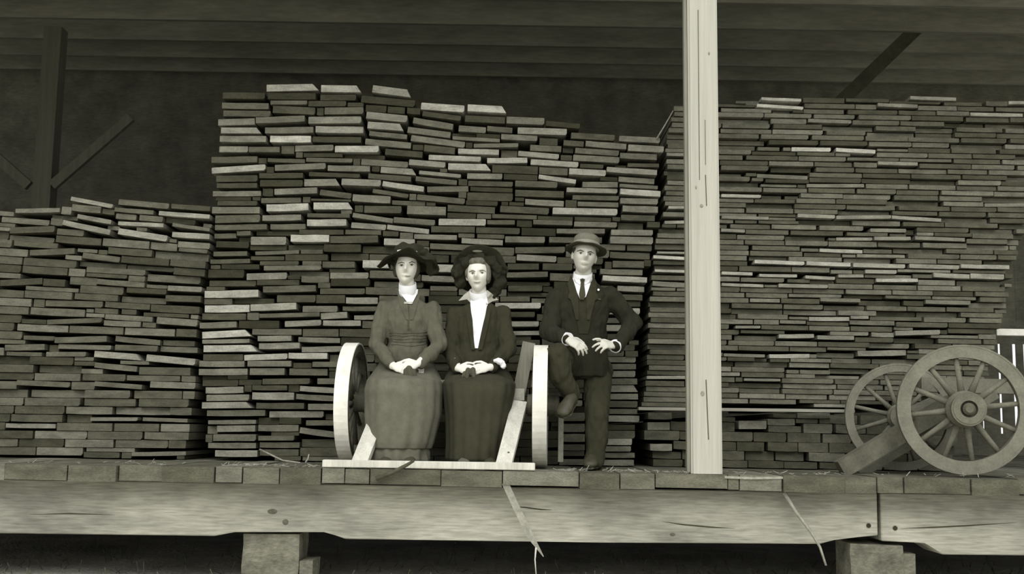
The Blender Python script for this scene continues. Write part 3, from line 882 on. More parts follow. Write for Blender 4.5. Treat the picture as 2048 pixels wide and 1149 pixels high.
for px, py in ((718, 908), (1017, 908)):
    t = .33; c = Q(px, py, .13)
    bm = bmesh.new(); ball(bm, c + Vector((0, .002, 0)), (.013, .012, .013), u=10, v=8); bm_obj('bolt', bm, M_IRON, cart, True)

# ---- the wagon by the far end: large and small grey wheels
wag = empty('wagon_truck', Vector((Q(1900, 940, .8).x, .8, 0)))
put(wag, 'grey timber truck with a large and a smaller spoked wheel at the deck end', 'cart')
gm = (M_GREYRIM, M_GREYRIM, M_GREYWHEEL, M_GREYWHEEL)
R1 = .415
c1 = Q(1928, 822, .26); c1.z = R1 + .012
R2 = .372
c2 = Q(1800, 846, .92); c2.z = R2 + .012
wheel(wag, c1, (-.20, -1, -.01), R1, .07, .085, .118, .17, .10, 12, gm, .12, dish=.05, spoke_r=.018)
wheel(wag, c2, (-.18, -1, 0), R2, .07, .058, .09, .12, .08, 12, gm, .3, dish=.04, spoke_r=.015)
axl = Vector((.20, 1, .01)).normalized()
bm = bmesh.new(); tube(bm, [c1 - axl * .05, c1 + axl * .62], [.045, .045], 12); bm_obj('axle', bm, M_IRON, wag, True)
bm = bmesh.new(); tube(bm, [c2 - Vector((.18, 1, 0)).normalized() * .42, c2 + Vector((.18, 1, 0)).normalized() * .12], [.04, .04], 12); bm_obj('axle', bm, M_IRON, wag, True)
bm = bmesh.new(); bar(bm, Q(1680, 940, .52), Q(1905, 806, .60), .115, .08, (0, 0, 1)); bm_obj('slanting_shaft', bm, surf('dull_shaft', 84, (8, 8, 8), .25), wag)
bm = bmesh.new(); bar(bm, Q(1718, 950, .80), Q(1990, 790, .84), .05, .08, (0, 0, 1)); bm_obj('slanting_shaft', bm, surf('dark_shaft', 92, (8, 8, 8), .2), wag)
bm = bmesh.new(); bar(bm, Q(1818, 826, .68), Q(1882, 797, .68), .06, .08, (0, 0, 1)); bm_obj('cross_brace', bm, M_GREYRIM, wag)
bm = bmesh.new(); bar(bm, Q(1838, 770, .9), Q(2050, 775, .9), .10, .10, (0, 0, 1)); bm_obj('bolster', bm, surf('dark_shaft', 92), wag)
# ================================================================== the people
def cloth(name, level, amp=.14):
    return surf(name, level, (16, 16, 16), amp, .95, fine=(170, 170, 170), bstr=.35, bdist=.003)


M_SKIN = surf('skin', 196, (25, 25, 25), .05, .6, fine=(150, 150, 150), bstr=.08, bdist=.002)
M_SKIN_M = surf('tanned_skin', 176, (25, 25, 25), .05, .6, fine=(150, 150, 150), bstr=.08, bdist=.002)
M_FEATURE = surf('lash_and_brow', 66, (40, 40, 40), .1, .8)
M_LIP = surf('lip', 136, (40, 40, 40), .1, .6)
M_EYEWHITE = surf('eye_white', 170, (40, 40, 40), .05, .4)
M_WHITE = cloth('white_linen', 226, .05)
M_HAIR = surf('brown_hair', 60, (60, 60, 14), .3, .7, fine=(300, 300, 40), bstr=.7, bdist=.006)
M_HAIR_L = surf('fair_hair', 92, (60, 60, 14), .3, .7, fine=(300, 300, 40), bstr=.7, bdist=.006)
M_LEATHER = surf('black_leather', 58, (20, 20, 20), .2, .45)


def head_mesh(bm, c, yaw=0, pitch=0, roll=0, s=1.0, jaw=1.0, smile=0.0):
    """head about its centre; local x across, -y forward, z up; chin at -.118, crown at +.118"""
    rot = (Euler((pitch, roll, yaw), 'XYZ')).to_matrix()
    sb = bmesh.new(); bmesh.ops.create_uvsphere(sb, u_segments=72, v_segments=56, radius=1.0)
    g = lambda d, w: math.exp(-d * d / (2 * w * w))
    new = []
    for v in sb.verts:
        x, y, z = v.co
        X, Y, Z = x * .074, y * .094, z * .118
        if Z < 0:                                  # jaw narrows, face flattens in front
            k = (-z) ** 1.6
            X *= 1 - .30 * k * jaw; Y = Y * (1 - .10 * k) - .012 * k
        if Y > 0: Z += .004
        if Y < 0:                                  # face
            f = min(1, -y * 1.5)
            d = 0.0
            d += .034 * g(X, .0095) * g(Z + .016, .013) + .012 * g(X, .007) * g(Z - .008, .016)   # nose tip, bridge
            d -= .013 * (g(X - .031, .013) + g(X + .031, .013)) * g(Z - .008, .010)               # sockets
            d += .006 * g(abs(X) - .028, .018) * g(Z - .030, .008)                                # brow
            d += .006 * (g(X - .040, .016) + g(X + .040, .016)) * g(Z + .026, .018)               # cheeks
            d += .007 * g(X, .017) * g(Z + .056, .008) - .006 * g(X, .018) * g(Z + .046, .004) - .003 * g(X, .02) * g(Z + .068, .006)
            d += .013 * g(X, .020) * g(Z + .098, .016)                                            # chin
            Y -= d * f
        new.append(Vector((X, Y, Z)) * s)
    base = [bm.verts.new(Vector(c) + rot @ p) for p in new]
    idx = {v.index: i for i, v in enumerate(sb.verts)}
    for f in sb.faces: bm.faces.new([base[idx[v.index]] for v in f.verts])
    sb.free()
    for sx in (-1, 1):                             # ears
        ball(bm, Vector(c) + rot @ (Vector((sx * .076, .012, -.008)) * s), (.010 * s, .018 * s, .030 * s), rot)
    return rot


def hand_mesh(bm, wrist, d, back, thumb, curl=(.35, .5, .3), s=1.0, spread=.05, curls=None):
    """hand from the wrist along d; back = direction of the back of the hand, thumb = which side"""
    d = Vector(d).normalized(); back = Vector(back); back = (back - d * back.dot(d)).normalized(); t = d.cross(back).normalized()
    if t.dot(Vector(thumb)) < 0: t = -t
    W = Vector(wrist)
    L = .088 * s
    loft(bm, [(W - d * .02, t * .026 * s, back * .020 * s), (W + d * .01, t * .028 * s, back * .019 * s), (W + d * L * .5, t * .039 * s, back * .016 * s), (W + d * L * .95, t * .040 * s, back * .013 * s)], 14)
    tips = []
    for k, (off, ln) in enumerate(((.030, .074), (.0105, .083), (-.0095, .077), (-.029, .060))):
        cu = curl if curls is None else curls[k]
        p = W + d * L * (.92 if k in (1, 2) else .86) + t * off * s; ang = 0; pts = [p]
        dd = (d + t * (off / .03) * spread).normalized()
        for q, fr in zip(cu, (.45, .31, .24)):
            ang += q
            dirn = dd * math.cos(ang) - back * math.sin(ang)
            p = p + dirn * ln * s * fr; pts.append(p)
        r = [.0095 * s, .0088 * s, .0080 * s, .0068 * s]
        for a, b, ra, rb_ in zip(pts, pts[1:], r, r[1:]): capsule(bm, a, ra, b, rb_, 10)
        tips.append(p)
    p0 = W + d * L * .22 + t * .026 * s; p1 = p0 + (d * .62 + t * .70 - back * .22).normalized() * .040 * s
    p2 = p1 + (d * .92 + t * .26 - back * .35).normalized() * .030 * s; p3 = p2 + (d * .98 - back * .25).normalized() * .022 * s
    for a, b, ra, rb_ in ((p0, p1, .0125, .0105), (p1, p2, .0105, .0095), (p2, p3, .0095, .0075)): capsule(bm, a, ra * s, b, rb_ * s, 10)
    return tips


def face_bits(person, bvh, eyes, brows, mouth, scale=1.0, smile=0.0):
    for (ex, ey, w) in eyes:
        w *= scale
        patch('eye', [(ex - w, ey), (ex - w * .4, ey - w * .42), (ex + w * .4, ey - w * .42), (ex + w, ey), (ex + w * .4, ey + w * .36), (ex - w * .4, ey + w * .36)], bvh, M_EYEWHITE, person, .0008, .0015, 1.2)
        patch('iris', [(ex - w * .5, ey), (ex - w * .3, ey - w * .4), (ex + w * .3, ey - w * .4), (ex + w * .5, ey), (ex + w * .3, ey + w * .36), (ex - w * .3, ey + w * .36)], bvh, M_FEATURE, person, .0016, .0012, 1.2)
        patch('upper_lid', [(ex - w * 1.15, ey), (ex - w * .5, ey - w * .62), (ex + w * .5, ey - w * .62), (ex + w * 1.15, ey), (ex + w * .45, ey - w * .28), (ex - w * .45, ey - w * .28)], bvh, M_FEATURE, person, .0018, .0015, 1.2)
    for (x0, y0, xm, ym, x1, y1, t) in brows:
        patch('eyebrow', [(x0, y0), (xm, ym), (x1, y1), (x1, y1 + t * .5), (xm, ym + t), (x0, y0 + t * .8)], bvh, M_FEATURE, person, .0018, .0018, 1.5)
    mx, my, w, h = mouth
    patch('lips', [(mx - w, my - smile), (mx - w * .4, my - h), (mx, my - h * .7), (mx + w * .4, my - h), (mx + w, my - smile), (mx + w * .5, my + h * .9), (mx, my + h * 1.2), (mx - w * .5, my + h * .9)], bvh, M_LIP, person, .0012, .0015, 1.5)


def X_(r): return Vector((r, 0, 0))
def Y_(r): return Vector((0, r, 0))


def neck_band(name, parent, low, high, r, mat):
    a, b = Q(*low), Q(*high); d = (b - a).normalized(); u = X_(1); v = d.cross(u).normalized()
    bm = bmesh.new()
    loft(bm, [(a, u * r * 1.12, v * r * 1.08), (a.lerp(b, .5), u * r * 1.0, v * r * .98), (b, u * r * .96, v * r * .95), (b + d * .002, u * r * .90, v * r * .89), (a.lerp(b, .5), u * r * .9, v * r * .88)], 32)
    return bm_obj(name, bm, mat, parent, True)


def sleeve(bm, pts, radii):
    for a, b, ra, rb_ in zip(pts, pts[1:], radii, radii[1:]): capsule(bm, a, ra, b, rb_, 16)




def torso(bm, rings):
    """rings: (px, py, Y, half width, half depth)"""
    loft(bm, [(Q(px, py, Y), X_(w), Y_(d)) for px, py, Y, w, d in rings], 28)


def wrinkled(me, amp, freq, seed=0.0, stretch=(1, 1, .45)):
    o = Vector((seed, seed * 2, 0))
    nrm = [v.normal.copy() for v in me.vertices]
    for v, n in zip(me.vertices, nrm):
        p = Vector((v.co.x * stretch[0], v.co.y * stretch[1], v.co.z * stretch[2])) * freq + o
        v.co += n * amp * (mnoise.noise(p) + .5 * mnoise.noise(p * 2.1))


def brim_hat(name, parent, c, tilt, crown_r, crown_h, brim_r, mat, crown_mat=None, wave=0.0, droop=0.0, band=None, dent=0.0, seed=0, oval=1.12):
    """hat: brim (the hat) with crown and band; tilt = rotation matrix"""
    c = Vector(c)
    bm = bmesh.new(); n = 48
    prof = [(crown_r * .97, .004), (brim_r * .7, .006), (brim_r, .0), (brim_r + .004, -.004), (brim_r, -.008), (brim_r * .7, -.004), (crown_r * .97, -.006)]
    rr = []
    for k in range(n):
        t = 2 * math.pi * k / n; ring = []
        wv = wave * mnoise.noise(Vector((math.cos(t) * 1.6 + seed, math.sin(t) * 1.6, 0)))
        for r, z in prof:
            f = max(0, (r - crown_r) / max(.01, brim_r - crown_r))
            rr_ = r * (1 + .12 * wave * mnoise.noise(Vector((math.cos(t) * 2 + seed, math.sin(t) * 2, 3))) * 6 * f)
            ring.append(bm.verts.new(c + tilt @ Vector((rr_ * math.cos(t), rr_ * math.sin(t) * oval, z + wv * f - droop * f * f * abs(math.cos(t)) ** 1.5))))
        rr.append(ring)
    for k in range(n):
        for i in range(len(prof)):
            bm.faces.new((rr[k][i], rr[k][(i + 1) % len(prof)], rr[(k + 1) % n][(i + 1) % len(prof)], rr[(k + 1) % n][i]))
    hat = bm_obj(name, bm, mat, parent, True)
    bm = bmesh.new()
    prof = [(crown_r, -.01), (crown_r * .99, crown_h * .5), (crown_r * .95, crown_h * .85), (crown_r * .84, crown_h), (crown_r * .5, crown_h * (1.0 - dent)), (crown_r * .05, crown_h * (1 - 1.3 * dent))]
    rr = [[bm.verts.new(c + tilt @ Vector((r * math.cos(2 * math.pi * k / n), r * oval * math.sin(2 * math.pi * k / n), z + wave * .3 * mnoise.noise(Vector((math.cos(2 * math.pi * k / n) * 2, math.sin(2 * math.pi * k / n) * 2, z * 9 + seed)))))) for r, z in prof] for k in range(n)]
    for k in range(n):
        for i in range(len(prof) - 1):
            bm.faces.new((rr[k][i], rr[k][i + 1], rr[(k + 1) % n][i + 1], rr[(k + 1) % n][i]))
    bm.faces.new([r[-1] for r in rr]); bm.faces.new([r[0] for r in rr][::-1])
    bm_obj('crown', bm, crown_mat or mat, hat, True)
    if band:
        bmat, b0, b1, arc = band
        bm = bmesh.new(); m = 40; pv = []
        for k in range(m + 1):
            t = arc[0] + (arc[1] - arc[0]) * k / m
            pv.append([bm.verts.new(c + tilt @ Vector((r * math.cos(t), r * oval * math.sin(t), z))) for r, z in ((crown_r * 1.0, b0), (crown_r * 1.035, b0), (crown_r * 1.03, b1), (crown_r * .99, b1))])
        for k in range(m):
            for i in range(4): bm.faces.new((pv[k][i], pv[k][(i + 1) % 4], pv[k + 1][(i + 1) % 4], pv[k + 1][i]))
        bm.faces.new(pv[0]); bm.faces.new(pv[-1][::-1])
        bm_obj('hat_band', bm, bmat, hat)
    return hat


def hair_cap(person, c, rot, mat, s=1.0, extra=()):
    """hair over the crown and back of the head, leaving the face free"""
    bm = bmesh.new()
    cc = Vector(c)
    ball(bm, cc + rot @ Vector((0, .022, .020)) * s, (.084 * s, .094 * s, .112 * s), rot)
    for off, r in extra: ball(bm, cc + rot @ (Vector(off) * s), r, rot)
    me = fused(bm, .008, 3); wrinkled(me, .006, 26, 3.0, (1, 1, .6))
    return link('hair', me, mat, person, True)


def cuff_ring(name, parent, c, d, r, w, mat, flare=1.15):
    d = Vector(d).normalized(); u = d.cross(Vector((0.2, .1, 1))).normalized(); v = d.cross(u)
    bm = bmesh.new(); c = Vector(c)
    loft(bm, [(c - d * w / 2, u * r * .82, v * r * .82), (c - d * w * .5, u * r, v * r), (c + d * w / 2, u * r * flare, v * r * flare), (c + d * w * .42, u * r * .82 * flare, v * r * .82 * flare)], 24)
    return bm_obj(name, bm, mat, parent, True)


def shoe(parent, heel, toe, up, s=1.0, mat=None):
    heel, toe, up = Vector(heel), Vector(toe), Vector(up).normalized(); d = (toe - heel).normalized(); up = (up - d * up.dot(d)).normalized(); t = d.cross(up)
    L = (toe - heel).length
    bm = bmesh.new()
    loft(bm, [(heel - d * .01 + up * .03 * s, t * .026 * s, up * .03 * s), (heel + d * L * .1 + up * .042 * s, t * .036 * s, up * .042 * s), (heel + d * L * .35 + up * .040 * s, t * .036 * s, up * .040 * s), (heel + d * L * .65 + up * .03 * s, t * .047 * s, up * .03 * s), (heel + d * L * .9 + up * .022 * s, t * .040 * s, up * .022 * s), (heel + d * L + up * .018 * s, t * .018 * s, up * .014 * s)], 20)
    sh = bm_obj('shoe', bm, mat or M_LEATHER, parent, True)
    bm = bmesh.new()
    loft(bm, [(heel - d * .012, t * .027 * s, d * .0 + up * .008), (heel + d * L * .35, t * .034 * s, up * .008), (heel + d * L * .68, t * .049 * s, up * .008), (heel + d * L * .98, t * .024 * s, up * .008)], 12)
    bm_obj('sole', bm, M_LEATHER, sh)
    return sh


def skirt(name, parent, rings, mat, folds, seed):
    bm = bmesh.new(); n = 96
    rs_ = []
    K = 5
    for (a, b) in zip(rings, rings[1:]):
        for k in range(K):
            t = k / K; rs_.append([a[i] + (b[i] - a[i]) * t for i in range(5)])
    rs_.append(list(rings[-1])); N = len(rs_)

    def rip(i, t):
        f = i / (N - 1)
        return folds * f * (.55 * math.sin(9 * t + 2.2 * f + seed) + .45 * math.sin(17 * t - 1.7 * f + seed * 2)) + .02 * mnoise.noise(Vector((math.cos(t) * 2, math.sin(t) * 2, f * 5 + seed)))
    loft(bm, [(Q(px, py, Y), X_(w), Y_(d)) for px, py, Y, w, d in rs_], n, True, rip)
    return bm_obj(name, bm, mat, parent, True)


VOX = .0048
# ------------------------------------------------------------------ woman in the grey suit
def woman_grey():
    hc = Q(813, 536, .60)
    bm = bmesh.new()
    rot = head_mesh(bm, hc, yaw=.04, pitch=.05, roll=.06, s=1.02)
    capsule(bm, hc + Vector((0, .02, -.07)), .050, Q(816, 596, .66), .055)
    torso(bm, [(816, 596, .66, .06, .055), (816, 612, .67, .085, .06), (816, 640, .67, .125, .085), (815, 685, .67, .105, .08), (813, 728, .68, .16, .13), (813, 745, .68, .15, .13)])
    for sx, sh, el, wr in ((-1, (772, 622, .67), (753, 690, .58), (787, 733, .40)), (1, (862, 622, .67), (878, 690, .56), (836, 728, .40))):
        S, E, W = Q(*sh), Q(*el), Q(*wr)
        capsule(bm, S, .040, E, .036); capsule(bm, E, .036, W, .024)
    for hx in (-1, 1):
        H, Kn, An = Q(813 + hx * 26, 738, .66), Q(808 + hx * 28, 784, .30), Q(800 + hx * 20, 915, .32)
        capsule(bm, H, .078, Kn, .056); capsule(bm, Kn, .055, An, .035); capsule(bm, An, .034, An + Vector((0, -.02, -.01)), .024)
    wl, wrr = Q(787, 733, .40), Q(836, 728, .40)
    hand_mesh(bm, wl, Q(822, 741, .33) - wl, (-.25, -.75, .45), (0, -.2, 1), (.55, .6, .4), .95)
    hand_mesh(bm, wrr, Q(800, 737, .335) - wrr, (.25, -.75, .45), (0, -.2, 1), (.5, .6, .4), .92)
    me = fused(bm, VOX, 2, .4)
    p = put(link('person', me, M_SKIN, None, True), 'seated woman in mid-grey belted suit and wide dark hat with pale ribbon', 'person', 'people posing on the deck')
    bv = bvh_of(me)
    face_bits(p, bv, [(803, 531.5, 4.2), (823.5, 530.5, 4.2)], [(796, 527, 803, 524, 809, 526, 2), (818, 525.5, 824, 523, 831, 526, 2)], (816, 553, 7, 1.6), smile=.8)
    JM = cloth('grey_wool', 76); JD = cloth('grey_wool_fold', 74)
    bm = bmesh.new()
    torso(bm, [(816, 590, .67, .060, .055), (816, 598, .67, .085, .07), (816, 609, .67, .135, .092), (816, 622, .665, .158, .11), (816, 642, .66, .165, .12), (815, 668, .66, .145, .118), (815, 688, .66, .135, .112), (814, 706, .66, .165, .14), (813, 728, .67, .185, .15)])
    for sh, el, wr in (((770, 620, .67), (753, 690, .58), (783, 730, .42)), ((864, 620, .67), (878, 690, .56), (841, 727, .42))):
        sleeve(bm, [Q(*sh), Q(*el), Q(*wr)], [.062, .054, .036])
    jm = fused(bm, .008, 4); wrinkled(jm, .012, 15, 1.0, (1, 1, .6)); wrinkled(jm, .004, 42, 5.0)
    link('jacket', jm, JM, p, True); jb = bvh_of(jm, me)
    neck_band('white_collar', p, (816, 592, .66), (815, 567, .615), .062, M_WHITE)
    patch('blouse_front', [(797, 580), (808, 580), (824, 580), (836, 579), (835, 587), (824, 608), (817, 608), (806, 594)], jb, M_WHITE, p, .012, .006, 3)
    patch('lapel', [(793, 580), (800, 584), (816, 612), (818, 640), (813, 640), (800, 612)], jb, JD, p, .006, .005, 4)
    patch('lapel', [(843, 580), (836, 588), (824, 612), (820, 640), (826, 640), (834, 612)], jb, JD, p, .006, .005, 4)
    patch('collar_clasp', [(808, 604), (825, 604), (825, 608), (808, 608)], jb, surf('pale_clasp', 150, (30, 30, 30), .1), p, .012, .004, 2)
    for k in range(5):                              # gathered sash at the waist
        y = 663 + k * 6; w1, w2 = random.uniform(-2, 2), random.uniform(-2, 2)
        patch('sash_fold', [(778 + k, y), (792, y + 1 + w1), (806, y + 2), (824, y + 1 + w2), (842, y), (856 - k, y - 2), (856 - k, y + 1), (842, y + 3.5), (824, y + 4 + w2), (806, y + 4.5), (792, y + 4 + w1), (778 + k, y + 3)], jb, JD if k % 2 else JM, p, .005, .004, 4, relax=0)
    patch('front_seam', [(815, 612), (818, 612), (818, 660), (815, 660)], jb, cloth('dark_ribbon', 60), p, .003, .002, 4)
    SK = cloth('grey_skirt_wool', 86)
    skirt('skirt', p, [(814, 696, .67, .14, .11), (813, 728, .68, .19, .14), (811, 748, .62, .225, .22), (809, 763, .50, .245, .315), (807, 782, .44, .255, .285), (806, 830, .40, .248, .245), (801, 885, .38, .218, .228), (799, 897, .38, .208, .22)], SK, .045, .4)
    skirt('underskirt', p, [(799, 880, .37, .192, .195), (799, 900, .37, .194, .198), (798, 922, .37, .200, .205)], cloth('grey_flounce', 84), .075, 2.0)
    for hx in (-1, 1):
        a = Q(800 + hx * 20, 928, .32); shoe(p, Vector((a.x, .30, .012)), Vector((a.x + hx * .02, .09, .012)), (0, 0, 1), .9)
    # gloves held in the lap
    bm = bmesh.new()
    capsule(bm, Q(818, 738, .33), .022, Q(824, 762, .30), .018); capsule(bm, Q(812, 742, .33), .018, Q(810, 766, .305), .012); capsule(bm, Q(828, 742, .33), .014, Q(833, 768, .31), .011)
    g = put(link('gloves', fused(bm, .005, 3), cloth('dark_glove', 66), None, True), 'dark gloves held in the lap of the grey-suited woman', 'gloves')
    hair_cap(p, hc, rot, M_HAIR, 1.02, [((-.066, .01, -.01), (.026, .04, .06)), ((.066, .01, -.01), (.026, .04, .06))])
    HM = cloth('black_felt', 38, .2)
    T = (Euler((-.12, .10, .2), 'XYZ')).to_matrix()
    hat = brim_hat('hat', p, hc + Vector((.012, .01, .062)), T, .108, .085, .205, HM, wave=.05, droop=.055, band=(surf('pale_ribbon', 176, (30, 30, 30), .1), .006, .032, (math.pi * 1.20, math.pi * 1.62)), seed=1.3, oval=1.05)
    bm = bmesh.new(); ball(bm, hc + Vector((.10, .0, .09)), (.06, .06, .045)); ball(bm, hc + Vector((.16, .0, .05)), (.05, .05, .045)); ball(bm, hc + Vector((.06, .02, .13)), (.05, .05, .04)); ball(bm, hc + Vector((.17, .03, .0)), (.045, .05, .05))
    pm = fused(bm, .010, 2); wrinkled(pm, .016, 26, 4, (1, 1, 1)); link('hat_trimming', pm, HM, hat, True)
    return p


# ------------------------------------------------------------------ woman in the dark coat
def woman_dark():
    hc = Q(956, 550, .64)
    bm = bmesh.new()
    rot = head_mesh(bm, hc, yaw=-.10, pitch=.06, roll=-.05, s=1.02)
    capsule(bm, hc + Vector((.005, .025, -.07)), .050, Q(960, 606, .70), .055)
    torso(bm, [(960, 604, .70, .06, .055), (958, 622, .71, .085, .06), (957, 652, .71, .125, .085), (955, 695, .71, .105, .08), (955, 735, .72, .16, .13), (955, 752, .72, .15, .13)])
    for sh, el, wr in (((912, 632, .71), (900, 700, .68), (917, 738, .46)), ((1004, 632, .71), (1016, 700, .62), (981, 736, .46))):
        S, E, W = Q(*sh), Q(*el), Q(*wr); capsule(bm, S, .040, E, .036); capsule(bm, E, .036, W, .024)
    for hx in (-1, 1):
        H, Kn, An = Q(955 + hx * 26, 745, .70), Q(957 + hx * 28, 789, .34), Q(955 + hx * 20, 915, .36)
        capsule(bm, H, .078, Kn, .056); capsule(bm, Kn, .055, An, .035); capsule(bm, An, .034, An + Vector((0, -.02, -.01)), .024)
    wl, wrr = Q(917, 737, .46), Q(979, 735, .46)
    hand_mesh(bm, wl, Q(952, 741, .39) - wl, (-.2, -.8, .4), (0, -.2, 1), (.5, .6, .4), .92)
    hand_mesh(bm, wrr, Q(938, 740, .395) - wrr, (.2, -.8, .4), (0, -.2, 1), (.5, .6, .4), .94)
    me = fused(bm, VOX, 2, .4)
    p = put(link('person', me, M_SKIN, None, True), 'seated smiling woman in dark open coat over white blouse and black hat', 'person', 'people posing on the deck')
    bv = bvh_of(me)
    face_bits(p, bv, [(945.5, 547.5, 3.8), (964.5, 546.5, 3.8)], [(938, 543.5, 945, 541, 951, 543, 1.6), (959, 542, 965, 540, 972, 543, 1.6)], (954, 565.5, 8.5, 1.8), smile=2.2)
    JM = cloth('black_coat_wool', 43); JD = cloth('black_coat_edge', 42)
    bm = bmesh.new()
    torso(bm, [(960, 600, .71, .060, .055), (959, 608, .71, .085, .07), (958, 619, .71, .135, .092), (958, 634, .705, .158, .11), (957, 654, .70, .165, .12), (956, 690, .70, .145, .118), (955, 712, .70, .165, .14), (955, 742, .71, .20, .16)])
    for sh, el, wr in (((910, 630, .71), (900, 700, .68), (914, 737, .50)), ((1005, 630, .71), (1016, 700, .62), (986, 735, .48))):
        sleeve(bm, [Q(*sh), Q(*el), Q(*wr)], [.062, .056, .040])
    jm = fused(bm, .008, 4); wrinkled(jm, .012, 15, 6.0, (1, 1, .6)); wrinkled(jm, .004, 42, 9.0)
    link('coat', jm, JM, p, True); jb = bvh_of(jm, me)
    neck_band('blouse_collar', p, (959, 600, .70), (956, 582, .665), .062, M_WHITE)
    patch('blouse', [(940, 592), (948, 596), (962, 597), (973, 592), (976, 606), (972, 625), (967, 645), (961, 672), (956, 697), (949, 697), (946, 672), (944, 640), (941, 612)], jb, M_WHITE, p, .008, .006, 4)
    COL_ = cloth('pale_collar_cloth', 150)
    patch('collar', [(938, 582), (944, 590), (941, 606), (934, 599), (917, 602), (928, 590)], jb, COL_, p, .016, .007, 3)
    patch('collar', [(974, 580), (984, 588), (997, 600), (985, 603), (972, 611), (973, 594)], jb, COL_, p, .016, .007, 3)
    patch('coat_edge', [(940, 612), (945, 640), (947, 672), (950, 700), (943, 700), (937, 660), (932, 625)], jb, JD, p, .015, .006, 4)
    patch('coat_edge', [(974, 612), (968, 645), (962, 672), (956, 700), (964, 700), (974, 660), (982, 622)], jb, JD, p, .015, .006, 4)
    SK = cloth('black_skirt_wool', 49)
    skirt('skirt', p, [(956, 700, .71, .14, .11), (956, 734, .72, .19, .14), (957, 752, .66, .222, .22), (958, 768, .54, .24, .315), (958, 787, .48, .232, .285), (955, 835, .44, .205, .245), (951, 890, .42, .188, .232), (949, 922, .42, .185, .228)], SK, .055, 1.7)
    for hx in (-1, 1):
        a = Q(955 + hx * 22, 928, .32); shoe(p, Vector((a.x, .34, .012)), Vector((a.x + hx * .02, .12, .012)), (0, 0, 1), .9, cloth('scuffed_shoe', 84) if hx < 0 else None)
    a = Q(1000, 724, .44)
    bm = bmesh.new(); ball(bm, a, (.034, .026, .022), Euler((0, .55, 0)).to_matrix()); ball(bm, a + Vector((.022, 0, -.026)), (.020, .020, .024)); ball(bm, a + Vector((-.022, 0, .006)), (.022, .020, .014))
    fm = fused(bm, .005, 2); wrinkled(fm, .004, 60, 1, (1, 1, 1)); link('ruffled_cuff', fm, M_WHITE, p, True)
    bm = bmesh.new()
    capsule(bm, Q(936, 740, .385), .016, Q(934, 758, .365), .013); capsule(bm, Q(946, 740, .385), .018, Q(948, 756, .365), .014); capsule(bm, Q(929, 746, .39), .012, Q(925, 754, .375), .010)
    put(link('gloves', fused(bm, .005, 3), cloth('dark_glove', 66), None, True), 'small dark gloves clutched by the woman in the black coat', 'gloves')
    hair_cap(p, hc, rot, M_HAIR_L, 1.02, [((-.064, -.01, .015), (.024, .04, .045)), ((.066, -.01, .0), (.028, .045, .065)), ((0, -.045, .085), (.06, .04, .03))])
    HM = cloth('black_velvet', 34, .25)
    T = (Euler((-.85, .05, 0.0), 'XYZ')).to_matrix()
    hat = brim_hat('hat', p, hc + Vector((.012, .055, .045)), T, .100, .075, .185, HM, wave=.05, droop=.02, seed=4.4, oval=1.1)
    bm = bmesh.new()
    for off, r in (((.0, -.005, .115), .055), ((-.075, .01, .085), .06), ((.08, .01, .095), .06), ((.14, .03, .03), .06), ((-.135, .03, .02), .055), ((.15, .05, -.055), .05), ((.11, .06, -.11), .04), ((-.12, .06, -.05), .045)):
        ball(bm, hc + Vector(off), r, u=16, v=12)
    pm = fused(bm, .011, 2); wrinkled(pm, .02, 24, 8, (1, 1, 1)); link('plume_trimming', pm, HM, hat, True)
    c = hc + Vector((-.005, -.05, .155)); bm = bmesh.new(); ball(bm, c, (.035, .012, .009)); bm_obj('hat_highlight', bm, surf('hat_highlight_tone', 100, (30, 30, 30), .1), hat, True)  # added paler sliver, a painted highlight on the dark hat
    return p


